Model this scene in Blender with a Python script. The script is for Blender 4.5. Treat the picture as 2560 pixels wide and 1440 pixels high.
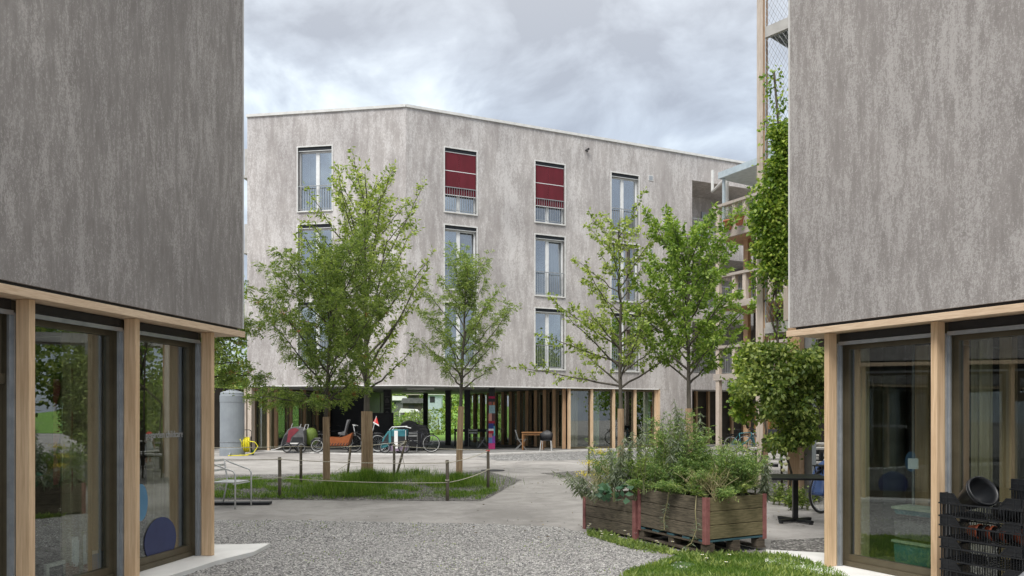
import bpy, math, random
import numpy as np
from mathutils import Vector, Matrix, Euler
R=math.radians
random.seed(7)
for o in list(bpy.data.objects): bpy.data.objects.remove(o)
SC=bpy.context.scene
COL=SC.collection
# ---------------------------------------------------------------- camera
EYE=1.55; F=1850.0; HX=1280.0; HY=1036.0
cam=bpy.data.objects.new('camera',bpy.data.cameras.new('camera')); COL.objects.link(cam)
cam.location=(0,0,EYE); cam.rotation_euler=(R(90),0,0)
cam.data.sensor_width=36; cam.data.lens=36*F/2560; cam.data.shift_y=(HY-720)/2560
cam.data.clip_end=2000; cam.data.clip_start=.05
SC.camera=cam
# ---------------------------------------------------------------- world
SUN_EL=R(52); SUN_AZ=R(208)      # azimuth from +Y clockwise, where the light comes from
w=bpy.data.worlds.new('World'); SC.world=w; w.use_nodes=True
nt=w.node_tree; nt.nodes.clear(); N=nt.nodes.new; L=nt.links.new
out=N('ShaderNodeOutputWorld'); bg=N('ShaderNodeBackground'); L(bg.outputs[0],out.inputs[0])
tc=N('ShaderNodeTexCoord'); sep=N('ShaderNodeSeparateXYZ'); L(tc.outputs['Generated'],sep.inputs[0])
def mth(op,a,b=None,c=None,T=None,clamp=False):
    for x in (a,b,c):
        if x is not None and not isinstance(x,(int,float)): T=x.id_data
    n=T.nodes.new('ShaderNodeMath'); n.operation=op; n.use_clamp=clamp
    for i,x in enumerate((a,b,c)):
        if x is None: continue
        if isinstance(x,(int,float)): n.inputs[i].default_value=x
        else: T.links.new(x,n.inputs[i])
    return n.outputs[0]
zc=mth('ADD',mth('MAXIMUM',sep.outputs[2],0.0),0.75)
cx=mth('DIVIDE',sep.outputs[0],zc); cy=mth('DIVIDE',sep.outputs[1],zc)
cmb=N('ShaderNodeCombineXYZ'); L(cx,cmb.inputs[0]); L(cy,cmb.inputs[1])
mp=N('ShaderNodeMapping'); L(cmb.outputs[0],mp.inputs[0]); mp.inputs['Location'].default_value=(7.1,2.6,.3); mp.inputs['Rotation'].default_value=(0,0,R(20)); mp.inputs['Scale'].default_value=(2.3,2.6,1)
n1=N('ShaderNodeTexNoise'); L(mp.outputs[0],n1.inputs[0]); n1.inputs['Scale'].default_value=3.0; n1.inputs['Detail'].default_value=7; n1.inputs['Roughness'].default_value=.54; n1.inputs['Distortion'].default_value=.35
n2=N('ShaderNodeTexNoise'); L(mp.outputs[0],n2.inputs[0]); n2.inputs['Scale'].default_value=.8; n2.inputs['Detail'].default_value=2
mix=mth('ADD',mth('MULTIPLY',n1.outputs[0],.7),mth('MULTIPLY',n2.outputs[0],.3))
cr=N('ShaderNodeValToRGB'); L(mix,cr.inputs[0])
e=cr.color_ramp.elements; e[0].position=.40; e[0].color=(.255,.28,.325,1); e[1].position=.61; e[1].color=(.54,.60,.645,1)
m=cr.color_ramp.elements.new(.5); m.color=(.35,.39,.445,1)
# overcast sky: brighter toward the zenith
grad=mth('ADD',mth('MULTIPLY',mth('POWER',mth('MAXIMUM',sep.outputs[2],0.0),3.0),2.6),.86)
vm=N('ShaderNodeVectorMath'); vm.operation='SCALE'; L(cr.outputs[0],vm.inputs[0]); L(grad,vm.inputs[3])
sky=N('ShaderNodeTexSky'); sky.sky_type='NISHITA'; sky.sun_disc=False; sky.sun_elevation=SUN_EL; sky.sun_rotation=SUN_AZ
vs=N('ShaderNodeVectorMath'); vs.operation='SCALE'; L(sky.outputs[0],vs.inputs[0]); vs.inputs[3].default_value=.012
va=N('ShaderNodeVectorMath'); va.operation='ADD'; L(vm.outputs[0],va.inputs[0]); L(vs.outputs[0],va.inputs[1])
hs_=N('ShaderNodeMix'); hs_.data_type='RGBA'; bwn=N('ShaderNodeRGBToBW'); L(va.outputs[0],bwn.inputs[0])
L(mth('MULTIPLY',mth('SUBTRACT',sep.outputs[2],.35,clamp=True),2.4,clamp=True),hs_.inputs[0]); L(va.outputs[0],hs_.inputs[6])
wt=N('ShaderNodeVectorMath'); wt.operation='MULTIPLY'; L(bwn.outputs[0],wt.inputs[0]); wt.inputs[1].default_value=(1.03,1.0,.96); L(wt.outputs[0],hs_.inputs[7]); L(hs_.outputs[2],bg.inputs[0]); bg.inputs[1].default_value=1.0
sl=bpy.data.lights.new('sun','SUN'); sl.energy=1.6; sl.angle=R(22); sl.color=(1,.965,.92)
so=bpy.data.objects.new('sun',sl); COL.objects.link(so)
sd=Vector((math.sin(SUN_AZ)*math.cos(SUN_EL),math.cos(SUN_AZ)*math.cos(SUN_EL),math.sin(SUN_EL)))
so.rotation_euler=sd.to_track_quat('Z','Y').to_euler(); so.location=(0,-10,30)
SC.view_settings.view_transform='Standard'; SC.view_settings.look='None'; SC.view_settings.exposure=0.82; SC.view_settings.gamma=1
SC.render.engine='CYCLES'
SC.cycles.max_bounces=8; SC.cycles.transparent_max_bounces=16

# ---------------------------------------------------------------- helpers
def G(px,py,z=0.0):
    Y=F*(EYE-z)/(py-HY); return Vector(((px-HX)/F*Y,Y,z))
def P(px,Y,z=0.0): return Vector(((px-HX)/F*Y,Y,z))
def ZY(py,Y): return EYE-(py-HY)*Y/F
def frame(o,d):
    d=Vector((d[0],d[1],0)).normalized(); y=Vector((-d.y,d.x,0))
    return Matrix(((d.x,y.x,0,o[0]),(d.y,y.y,0,o[1]),(0,0,1,o[2] if len(o)>2 else 0),(0,0,0,1)))
def rz(a): return Matrix.Rotation(a,4,'Z')
def T(x,y,z): return Matrix.Translation((x,y,z))
class MB:
    def __init__(s,M=None): s.v=[]; s.f=[]; s.M=M or Matrix.Identity(4)
    def add(s,vs,fs):
        n=len(s.v); M=s.M
        s.v+= [M@Vector(v) for v in vs]; s.f+=[tuple(n+i for i in f) for f in fs]; return s
    def box(s,x0,x1,y0,y1,z0,z1):
        return s.add([(x0,y0,z0),(x1,y0,z0),(x1,y1,z0),(x0,y1,z0),(x0,y0,z1),(x1,y0,z1),(x1,y1,z1),(x0,y1,z1)],
          [(0,3,2,1),(4,5,6,7),(0,1,5,4),(1,2,6,5),(2,3,7,6),(3,0,4,7)])
    def bar(s,a,b,w,h=None,up=(0,0,1)):
        h=h or w; a=Vector(a); b=Vector(b); d=(b-a).normalized(); u=Vector(up)
        if abs(d.dot(u))>.98: u=Vector((0,1,0))
        x=d.cross(u).normalized()*(w/2); y=x.cross(d).normalized()*(h/2)
        vs=[p+i*x+j*y for p in (a,b) for i,j in ((-1,-1),(1,-1),(1,1),(-1,1))]
        return s.add(vs,[(3,2,1,0),(4,5,6,7),(0,1,5,4),(1,2,6,5),(2,3,7,6),(3,0,4,7)])
    def tube(s,pts,r,n=6,closed=False,cap=True):
        pts=[Vector(p) for p in pts]; k=len(pts)
        rr=[r]*k if isinstance(r,(int,float)) else list(r)
        vs=[]; u=None
        for i,p in enumerate(pts):
            if closed: d=pts[(i+1)%k]-pts[i-1]
            else: d=pts[min(i+1,k-1)]-pts[max(i-1,0)]
            if d.length<1e-9: d=Vector((0,0,1))
            d.normalize()
            if u is None:
                u=d.orthogonal().normalized()
            else:
                u=(u-d*u.dot(d))
                if u.length<1e-6: u=d.orthogonal()
                u.normalize()
            v=d.cross(u)
            for j in range(n):
                a=2*math.pi*j/n; vs.append(p+(u*math.cos(a)+v*math.sin(a))*rr[i])
        fs=[]
        for i in range(k if closed else k-1):
            i2=(i+1)%k
            for j in range(n): fs.append((i*n+j,i*n+(j+1)%n,i2*n+(j+1)%n,i2*n+j))
        if cap and not closed: fs+= [tuple(range(n-1,-1,-1)),tuple((k-1)*n+j for j in range(n))]
        return s.add(vs,fs)
    def ring(s,c,ax,Rr,r,n=28,m=6,a0=0,a1=360):
        c=Vector(c); ax=Vector(ax).normalized(); u=ax.orthogonal().normalized(); v=ax.cross(u)
        full=(a1-a0)>=360
        if not full: u=Vector((1,0,0)) if abs(ax.x)<.5 else Vector((0,1,0)); v=ax.cross(u)
        pts=[c+(u*math.cos(R(a0+(a1-a0)*i/n))+v*math.sin(R(a0+(a1-a0)*i/n)))*Rr for i in range(n if full else n+1)]
        return s.tube(pts,r,m,closed=full)
    def lathe(s,prof,n=16,c=(0,0,0)):
        vs=[(c[0]+r*math.cos(2*math.pi*j/n),c[1]+r*math.sin(2*math.pi*j/n),c[2]+z) for r,z in prof for j in range(n)]
        fs=[(i*n+j,i*n+(j+1)%n,(i+1)*n+(j+1)%n,(i+1)*n+j) for i in range(len(prof)-1) for j in range(n)]
        fs.append(tuple(range(n-1,-1,-1))); k=(len(prof)-1)*n; fs.append(tuple(k+j for j in range(n)))
        return s.add(vs,fs)
    def prism(s,pts,a,b,axis='z'):
        n=len(pts)
        def mk(p,t): return (p[0],p[1],t) if axis=='z' else ((p[0],t,p[1]) if axis=='y' else (t,p[0],p[1]))
        vs=[mk(p,a) for p in pts]+[mk(p,b) for p in pts]
        fs=[tuple(range(n-1,-1,-1)),tuple(range(n,2*n))]+[(i,(i+1)%n,n+(i+1)%n,n+i) for i in range(n)]
        return s.add(vs,fs)
    def quad(s,a,b,c,d): return s.add([a,b,c,d],[(0,1,2,3)])
    def build(s,name,mat,parent=None,smooth=False,bevel=0):
        off=Vector((0,0,0)); p=parent
        while p is not None: off+=p.location; p=p.parent
        me=bpy.data.meshes.new(name); me.from_pydata([tuple(v-off) for v in s.v],[],s.f); me.validate()
        me.materials.append(mat)
        if smooth:
            me.polygons.foreach_set('use_smooth',[True]*len(me.polygons))
        me.update()
        o=bpy.data.objects.new(name,me); COL.objects.link(o)
        if parent: o.parent=parent
        if bevel:
            b=o.modifiers.new('bevel','BEVEL'); b.width=bevel; b.segments=2; b.limit_method='ANGLE'
        return o
def tag(o,label=None,cat=None,group=None,kind=None):
    if label: o['label']=label
    if cat: o['category']=cat
    if group: o['group']=group
    if kind: o['kind']=kind
    return o
def thing(name,loc,label,cat,group=None):
    o=bpy.data.objects.new(name,None); COL.objects.link(o); o.location=loc; o.empty_display_size=.2
    return tag(o,label,cat,group)
def solo(mb,name,mat,label,cat,group=None,smooth=False,bevel=0):
    o=mb.build(name,mat,None,smooth,bevel)
    vs=[v for v in mb.v]
    c=Vector((sum(v.x for v in vs)/len(vs),sum(v.y for v in vs)/len(vs),min(v.z for v in vs)))
    o.data.transform(Matrix.Translation(-c)); o.location=c
    return tag(o,label,cat,group)
def struct(mb,name,mat,kind='structure'):
    o=mb.build(name,mat); o['kind']=kind; return o
# ---------------------------------------------------------------- materials
def newmat(name):
    m=bpy.data.materials.new(name); m.use_nodes=True; t=m.node_tree; b=t.nodes['Principled BSDF']; return m,t,b
def coords(t,scale=(1,1,1),kind='Object'):
    a=t.nodes.new('ShaderNodeTexCoord'); b=t.nodes.new('ShaderNodeMapping'); t.links.new(a.outputs[kind],b.inputs[0]); b.inputs['Scale'].default_value=scale; return b.outputs[0]
def noise(t,vec,sc,det=5,rough=.55,dist=0):
    n=t.nodes.new('ShaderNodeTexNoise'); t.links.new(vec,n.inputs[0]); n.inputs['Scale'].default_value=sc; n.inputs['Detail'].default_value=det; n.inputs['Roughness'].default_value=rough; n.inputs['Distortion'].default_value=dist; return n.outputs[0]
def ramp(t,fac,stops):
    r=t.nodes.new('ShaderNodeValToRGB'); t.links.new(fac,r.inputs[0]); el=r.color_ramp.elements
    while len(el)<len(stops): el.new(.5)
    for i,(p,c) in enumerate(stops): el[i].position=p; el[i].color=(c[0],c[1],c[2],1) if not isinstance(c,(int,float)) else (c,c,c,1)
    return r.outputs[0]
def bumpn(t,b,h,dist,strength=.6):
    n=t.nodes.new('ShaderNodeBump'); t.links.new(h,n.inputs['Height']); n.inputs['Distance'].default_value=dist; n.inputs['Strength'].default_value=strength; t.links.new(n.outputs[0],b.inputs['Normal'])
def mat(name,c1,c2=None,sc=6,st=(1,1,1),rough=.7,metal=0,bump=0,bsc=None,lo=.35,hi=.65,spec=None):
    m,t,b=newmat(name)
    c2=c2 or tuple(x*1.18 for x in c1)
    v=coords(t,st); n=noise(t,v,sc)
    t.links.new(ramp(t,n,[(lo,c1),(hi,c2)]),b.inputs['Base Color'])
    b.inputs['Roughness'].default_value=rough; b.inputs['Metallic'].default_value=metal
    if spec is not None: b.inputs['Specular IOR Level'].default_value=spec
    if bump: bumpn(t,b,noise(t,v,bsc or sc*4),bump)
    return m
def stucco(name,dark,mid,light,amt=.5,sc=1.0,bd=.006):
    m,t,b=newmat(name)
    v1=coords(t,(1,1,.2)); v2=coords(t,(1,1,.5)); v3=coords(t,(1,1,1))
    big=noise(t,v1,3.2*sc,5,.6,.3); st=noise(t,v1,13*sc,6,.65,.3); fl=noise(t,v2,52*sc,6,.8,.6); fi=noise(t,v3,110*sc,3,.6)
    base=ramp(t,st,[(.36,dark),(.62,mid)])
    s=mth('ADD',mth('MULTIPLY',big,.26),mth('ADD',mth('MULTIPLY',st,.24),mth('MULTIPLY',fl,.62),T=t),T=t)
    s=mth('ADD',s,mth('MULTIPLY',mth('SUBTRACT',fi,.5,T=t),.18,T=t),T=t)
    msk=ramp(t,s,[(.607-.055*amt,0.0),(.665-.055*amt,1.0)])
    mx=t.nodes.new('ShaderNodeMix'); mx.data_type='RGBA'
    t.links.new(mth('MULTIPLY',msk,.8,T=t),mx.inputs[0]); t.links.new(base,mx.inputs[6]); mx.inputs[7].default_value=(*light,1)
    # broad tint
    mx2=t.nodes.new('ShaderNodeMix'); mx2.data_type='RGBA'; mx2.blend_type='MULTIPLY'; mx2.inputs[0].default_value=1
    t.links.new(mx.outputs[2],mx2.inputs[6]); t.links.new(ramp(t,noise(t,v3,.45,3),[(.3,(.84,.83,.83)),(.7,(1.1,1.09,1.08))]),mx2.inputs[7])
    t.links.new(mx2.outputs[2],b.inputs['Base Color']); b.inputs['Roughness'].default_value=.92; b.inputs['Specular IOR Level'].default_value=.2
    bumpn(t,b,mth('ADD',mth('MULTIPLY',fi,.6,T=t),fl,T=t),bd,.7)
    return m
def wood(name,c1,c2,ax='z',sc=7,rough=.6,knots=True):
    m,t,b=newmat(name)
    st={'z':(7,7,.35),'x':(1.1,1.1,16),'y':(1.1,1.1,16)}[ax]
    v=coords(t,st); n=noise(t,v,sc,6,.6,.6); n2=noise(t,coords(t),1.7,3)
    s=mth('ADD',mth('MULTIPLY',n,.7,T=t),mth('MULTIPLY',n2,.3,T=t),T=t)
    t.links.new(ramp(t,s,[(.36,c1),(.62,c2)]),b.inputs['Base Color']); b.inputs['Roughness'].default_value=rough
    bumpn(t,b,n,.002,.4)
    return m
def leafmat(name,c1,c2,c3,trans=.35,sc=1.5):
    m,t,b=newmat(name)
    g=t.nodes.new('ShaderNodeNewGeometry'); n=noise(t,coords(t),sc,3)
    f=mth('ADD',mth('MULTIPLY',g.outputs['Random Per Island'],.55,T=t),mth('MULTIPLY',n,.5,T=t),T=t)
    c=ramp(t,f,[(.2,c1),(.52,c2),(.85,c3)])
    t.links.new(c,b.inputs['Base Color']); b.inputs['Roughness'].default_value=.5; b.inputs['Specular IOR Level'].default_value=.35
    tr=t.nodes.new('ShaderNodeBsdfTranslucent'); 
    mu=t.nodes.new('ShaderNodeMix'); mu.data_type='RGBA'; mu.blend_type='MULTIPLY'; mu.inputs[0].default_value=1; t.links.new(c,mu.inputs[6]); mu.inputs[7].default_value=(1.5,1.6,.7,1)
    t.links.new(mu.outputs[2],tr.inputs[0])
    ms=t.nodes.new('ShaderNodeMixShader'); ms.inputs[0].default_value=trans
    t.links.new(b.outputs[0],ms.inputs[1]); t.links.new(tr.outputs[0],ms.inputs[2]); t.links.new(ms.outputs[0],t.nodes['Material Output'].inputs[0])
    return m
def glassmat(name,tint=(.8,.85,.82),refl=1.6,bias=.03,rough=.0):
    m,t,b=newmat(name); t.nodes.remove(b)
    tr=t.nodes.new('ShaderNodeBsdfTransparent'); tr.inputs[0].default_value=(*tint,1)
    gl=t.nodes.new('ShaderNodeBsdfAnisotropic'); gl.inputs['Roughness'].default_value=rough; gl.inputs[0].default_value=(.96,.98,1,1)
    fr=t.nodes.new('ShaderNodeFresnel'); gq=t.nodes.new('ShaderNodeNewGeometry'); t.links.new(mth('SUBTRACT',1.5,mth('MULTIPLY',gq.outputs['Backfacing'],.83333)),fr.inputs[0])
    nb=t.nodes.new('ShaderNodeBump'); nb.inputs['Distance'].default_value=.0015; nb.inputs['Strength'].default_value=.25
    t.links.new(noise(t,coords(t),1.3,1),nb.inputs['Height']); t.links.new(nb.outputs[0],gl.inputs['Normal'])
    f=mth('ADD',mth('MULTIPLY',fr.outputs[0],refl,T=t),bias,T=t,clamp=True)
    ms=t.nodes.new('ShaderNodeMixShader'); t.links.new(f,ms.inputs[0]); t.links.new(tr.outputs[0],ms.inputs[1]); t.links.new(gl.outputs[0],ms.inputs[2])
    t.links.new(ms.outputs[0],t.nodes['Material Output'].inputs[0]); return m
def gravelmat(name,cols,sc=45,bd=.02):
    m,t,b=newmat(name); v=coords(t)
    vo=t.nodes.new('ShaderNodeTexVoronoi'); t.links.new(v,vo.inputs[0]); vo.inputs['Scale'].default_value=sc; vo.inputs['Randomness'].default_value=1
    sp=t.nodes.new('ShaderNodeSeparateColor'); t.links.new(vo.outputs['Color'],sp.inputs[0])
    n=noise(t,v,.6,4); f=mth('ADD',mth('MULTIPLY',sp.outputs[0],.8,T=t),mth('MULTIPLY',n,.25,T=t),T=t)
    c=ramp(t,f,cols); mx=t.nodes.new('ShaderNodeMix'); mx.data_type='RGBA'; mx.blend_type='MULTIPLY'; mx.inputs[0].default_value=1
    t.links.new(c,mx.inputs[6]); t.links.new(ramp(t,vo.outputs['Distance'],[(.25,1.0),(.75,.45)]),mx.inputs[7])
    t.links.new(mx.outputs[2],b.inputs['Base Color']); b.inputs['Roughness'].default_value=.9; b.inputs['Specular IOR Level'].default_value=.25
    h=mth('SUBTRACT',sp.outputs[1],vo.outputs['Distance'],T=t); bumpn(t,b,h,bd,.8); return m
def asphalt(name,c1,c2):
    m,t,b=newmat(name); v=coords(t)
    big=noise(t,v,.5,6,.65,1.2); med=noise(t,v,3.2,6,.65); fi=noise(t,v,130,2,.5); 
    s=mth('ADD',mth('MULTIPLY',big,.55,T=t),mth('MULTIPLY',med,.3,T=t),T=t); s=mth('ADD',s,mth('MULTIPLY',fi,.25,T=t),T=t)
    t.links.new(ramp(t,s,[(.45,c1),(.64,c2)]),b.inputs['Base Color']); b.inputs['Roughness'].default_value=.9; b.inputs['Specular IOR Level'].default_value=.2
    bumpn(t,b,fi,.004,.5); return m

m_wallL=stucco('stucco_dark',(.285,.269,.258),(.345,.328,.317),(.52,.50,.488),.75,1.4)
m_wallR=stucco('stucco_mid',(.285,.268,.258),(.345,.326,.315),(.49,.475,.463),1.0,1.25)
m_main=stucco('stucco_light',(.385,.361,.350),(.465,.440,.428),(.62,.605,.597),1.0,.42)
m_conc=mat('pale_concrete',(.40,.39,.37),(.52,.51,.49),3,rough=.85,bump=.003)
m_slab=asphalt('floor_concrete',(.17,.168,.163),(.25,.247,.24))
m_kerb=mat('kerb_concrete',(.52,.52,.50),(.66,.65,.63),4,rough=.8,bump=.002)
m_soffit=mat('soffit_white',(.5,.5,.49),(.58,.58,.57),2,rough=.7)
m_asph=asphalt('asphalt',(.225,.216,.205),(.37,.357,.342))
m_gravel=gravelmat('gravel',[(.05,(.12,.12,.12)),(.35,(.34,.335,.325)),(.6,(.51,.50,.485)),(.95,(.80,.785,.755))],50)
m_bed=gravelmat('gravel_dark',[(.05,(.07,.068,.062)),(.4,(.17,.165,.155)),(.7,(.27,.26,.25)),(.95,(.5,.49,.46))],34)
m_strip=gravelmat('stone_chips',[(.05,(.10,.10,.10)),(.4,(.25,.25,.25)),(.7,(.36,.36,.35)),(.95,(.6,.6,.58))],16)
m_earth=mat('soil',(.05,.035,.022),(.10,.075,.05),14,rough=1,bump=.02)
m_lawn=mat('lawn_green',(.10,.20,.03),(.17,.32,.05),3,rough=1,bump=.02,bsc=60)
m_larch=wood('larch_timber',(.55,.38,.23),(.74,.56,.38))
m_larchx=wood('larch_beam',(.52,.35,.21),(.68,.50,.33),'y')
m_larch_old=wood('larch_weathered',(.42,.35,.28),(.62,.54,.47))
m_larch_grey=wood('timber_grey',(.30,.26,.22),(.50,.45,.40),'x')
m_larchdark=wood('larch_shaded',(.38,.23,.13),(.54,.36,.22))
m_steel=mat('galvanised_steel',(.32,.34,.36),(.42,.44,.46),8,rough=.45,metal=.6)
m_bronze=mat('bronze_frame',(.095,.080,.052),(.13,.11,.072),4,rough=.4,metal=.3)
m_black=mat('black_rubber',(.012,.012,.013),(.02,.02,.022),8,rough=.5)
m_blackm=mat('black_metal',(.015,.016,.018),(.028,.03,.032),8,rough=.35,metal=.4)
m_dark=mat('dark_board',(.014,.015,.018),(.024,.026,.03),5,rough=.6)
m_wframe=mat('window_frame_white',(.70,.71,.71),(.80,.81,.81),5,rough=.4)
m_wtrim=mat('window_surround',(.58,.58,.56),(.70,.70,.68),5,rough=.6)
m_rail=mat('railing_metal',(.30,.31,.31),(.42,.43,.43),8,rough=.4,metal=.5)
m_red=mat('red_blind_fabric',(.105,.006,.014),(.135,.009,.02),3,(1,1,.3),rough=.85)
m_curt=mat('curtain_white',(.50,.53,.54),(.66,.68,.68),3,(8,8,.2),rough=.9)
m_curtg=mat('curtain_olive',(.22,.19,.115),(.36,.315,.205),2,(9,9,.15),rough=.9)
m_curtgreen=mat('curtain_green',(.28,.36,.27),(.42,.50,.40),2,(9,9,.15),rough=.9)
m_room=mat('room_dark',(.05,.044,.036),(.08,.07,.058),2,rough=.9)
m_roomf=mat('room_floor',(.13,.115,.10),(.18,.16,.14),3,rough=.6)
m_glass=glassmat('glass_big',(.83,.87,.84),2.6,.035)
m_glassw=glassmat('glass_window',(.55,.62,.66),4.0,.22)
m_bark=mat('bark_grey',(.07,.062,.05),(.15,.135,.11),10,(1,1,.2),rough=.95,bump=.01)
m_wrap=wood('trunk_wrap_reed',(.26,.17,.10),(.50,.36,.23),sc=5,rough=.9)
m_twig=mat('twig_dark',(.05,.042,.03),(.10,.085,.06),10,rough=.9)
m_leaf1=leafmat('leaf_fresh',(.11,.16,.035),(.26,.34,.075),(.50,.56,.19))
m_leaf2=leafmat('leaf_rowan',(.09,.145,.045),(.21,.29,.08),(.42,.49,.16))
m_leaf3=leafmat('leaf_bright',(.09,.16,.03),(.19,.30,.055),(.42,.52,.14))
m_leafv=leafmat('leaf_vine',(.05,.11,.02),(.19,.30,.045),(.52,.60,.13))
m_leafb=leafmat('leaf_bush',(.055,.10,.03),(.16,.23,.055),(.46,.52,.17))
m_leafsil=leafmat('leaf_silver',(.12,.15,.11),(.21,.25,.18),(.38,.42,.32))
m_leaff=leafmat('leaf_feathery',(.07,.14,.04),(.17,.27,.08),(.40,.47,.18))
m_straw=leafmat('straw',(.22,.19,.09),(.34,.30,.16),(.48,.44,.26),.2)
m_grass=leafmat('grass_blade',(.06,.13,.02),(.13,.23,.04),(.28,.36,.09),.4,.8)
m_stem=mat('stem_green',(.10,.12,.05),(.17,.18,.08),10,rough=.8)
m_rope=mat('rope',(.50,.46,.36),(.62,.58,.47),30,rough=.9)
m_stake=wood('stake_wood',(.10,.085,.065),(.22,.19,.15),rough=.95)
m_alu=mat('aluminium',(.66,.67,.67),(.76,.77,.77),6,rough=.35,metal=.35)
m_tank=mat('tank_grey',(.22,.245,.27),(.27,.30,.325),2,rough=.5)
m_yellow=mat('hose_yellow',(.75,.66,.02),(.85,.76,.04),20,rough=.45)
m_green=mat('wheel_green',(.02,.16,.08),(.03,.22,.11),6)
m_white=mat('white_paint',(.72,.72,.71),(.8,.8,.79),6,rough=.6)
m_plinth=mat('plinth_white',(.66,.66,.64),(.76,.76,.74),3,rough=.8,bump=.002)
m_planter=wood('planter_board',(.04,.033,.025),(.21,.175,.125),'x',rough=.95)
m_plantery=wood('planter_board_mossy',(.085,.075,.035),(.24,.20,.11),'x',rough=.95)
m_pallet=wood('pallet_wood',(.05,.04,.028),(.15,.12,.09),'x',rough=.95)
m_bluepal=wood('pallet_blue',(.03,.08,.10),(.06,.14,.17),'x',rough=.9)
m_rust=mat('bracket_red',(.22,.08,.075),(.33,.14,.13),12,rough=.7,bump=.001)
m_teal=mat('teal_fabric',(.03,.17,.20),(.05,.22,.25),6,rough=.7)
m_tealm=mat('teal_metal',(.03,.15,.19),(.05,.21,.25),6,rough=.35,metal=.3)
m_bluec=mat('blue_tarp',(.03,.06,.16),(.05,.10,.25),6,rough=.45,bump=.01,bsc=9)
m_orange=mat('orange_ply',(.24,.065,.015),(.30,.09,.025),6,rough=.5)
m_redf=mat('red_fabric',(.17,.02,.035),(.23,.03,.045),6,rough=.7)
m_redflag=mat('red_flag',(.70,.04,.04),(.80,.07,.06),6,rough=.7)
m_greyf=mat('grey_fabric',(.09,.09,.095),(.14,.14,.145),6,rough=.8)
m_lime=mat('lime_fabric',(.09,.14,.02),(.13,.19,.03),6,rough=.7)
m_clay=mat('terracotta',(.42,.14,.07),(.52,.20,.11),8,rough=.8)
m_tabw=wood('table_oak',(.20,.09,.03),(.30,.15,.055),'x')
m_berry=mat('rowan_berry',(.50,.10,.02),(.65,.20,.03),30,rough=.35)
m_flower=mat('flower_white',(.8,.8,.78),(.85,.85,.83),9)
m_flowery=mat('flower_yellow',(.60,.50,.03),(.72,.62,.08),9)
m_mesh=mat('wire_mesh',(.42,.42,.42),(.55,.55,.55),9,rough=.4,metal=.6)
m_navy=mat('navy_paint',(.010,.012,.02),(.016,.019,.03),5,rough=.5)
m_crate=mat('crate_plastic',(.010,.011,.013),(.018,.02,.023),7,rough=.38)
m_brownpot=mat('pot_rust',(.28,.06,.025),(.36,.09,.04),8,rough=.5)
m_tealglass=mat('metal_canopy',(.42,.50,.54),(.52,.60,.64),5,rough=.4,metal=.2)
# ================================================================ GROUND
def jag(pts,amp=.05,step=.35,seed=1):
    rnd=random.Random(seed); o=[]
    for i in range(len(pts)):
        a=pts[i]; b=pts[(i+1)%len(pts)]; n=max(1,int((b-a).length/step))
        for k in range(n):
            p=a.lerp(b,k/n); o.append(Vector((p.x+rnd.uniform(-amp,amp),p.y+rnd.uniform(-amp,amp),p.z)))
    return o
def sheet(name,pts,z,m,amp=.05,step=.35,seed=1):
    q=jag([Vector((p.x,p.y,z)) for p in pts],amp,step,seed)
    mb=MB(); mb.add([tuple(p) for p in q],[tuple(range(len(q)))]); return struct(mb,name,m)
g=MB(); g.quad((-300,-60,0),(300,-60,0),(300,600,0),(-300,600,0)); struct(g,'ground',m_asph)
V=Vector
gravel_poly=[V((-6,-3,0)),V((6,-3,0)),V((5,5,0)),G(1750,1420),G(1600,1375),G(1480,1338),G(1400,1318),G(1150,1309),G(900,1305),G(700,1300),G(500,1301),V((-6,10.8,0))]
sheet('gravel_yard',gravel_poly,.004,m_gravel,.06,.25,2)
isl_poly=[G(300,1248),G(700,1250),G(1205,1253),G(1255,1227),G(1303,1200),G(1215,1178),G(1075,1186),G(870,1180),G(700,1186),G(300,1188)]
sheet('planting_bed',isl_poly,.004,m_bed,.03,.5,3)
isl_back=[G(870,1180),G(1230,1172),G(1310,1200),G(1215,1178)]
bed2=[G(1352,1183),G(1470,1203),G(1600,1218),G(2010,1262),G(2120,1236),G(1990,1178),G(1700,1166),G(1480,1176)]
sheet('gravel_bed',bed2,.004,m_bed,.05,.5,4)
sheet('stone_strip',[G(1186,1140),G(1245,1152),G(1400,1151),G(1560,1146),G(1800,1141),G(1800,1124),G(1440,1129),G(1250,1138)],.004,m_strip,.02,.8,5)
sheet('gravel_patch',[G(1925,1352),G(2080,1344),G(2300,1500),G(2100,1480),G(1920,1400)],.004,m_bed,.03,.4,6)
# platform under the main building
C0=V((-4.2,29.3,0)); dR=V((.918,.395,0)); dL=V((.989,-.15,0))
plat=[G(420,1122),G(560,1125),G(640,1128),G(860,1136),G(1000,1138),G(1150,1139),G(1300,1134),G(1440,1128),G(1600,1123),G(1760,1119),V((14,43,0)),V((-16,43,0))]
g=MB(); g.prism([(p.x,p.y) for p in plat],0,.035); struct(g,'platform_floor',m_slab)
g=MB()
for a,b in zip(plat[:9],plat[1:10]):
    n=V((0,.28,0)); g.add([a+V((0,-.02,0)),b+V((0,-.02,0)),b+n,a+n,a+V((0,-.02,.045)),b+V((0,-.02,.045)),b+n+V((0,0,.045)),a+n+V((0,0,.045))],[(4,5,6,7),(0,1,5,4),(3,7,6,2),(1,2,6,5),(0,4,7,3)])
struct(g,'kerb_strip',m_kerb)
g=MB(); g.quad((-120,43,.02),(120,43,.02),(120,300,.02),(-120,300,.02)); struct(g,'lawn',m_lawn)
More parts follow.
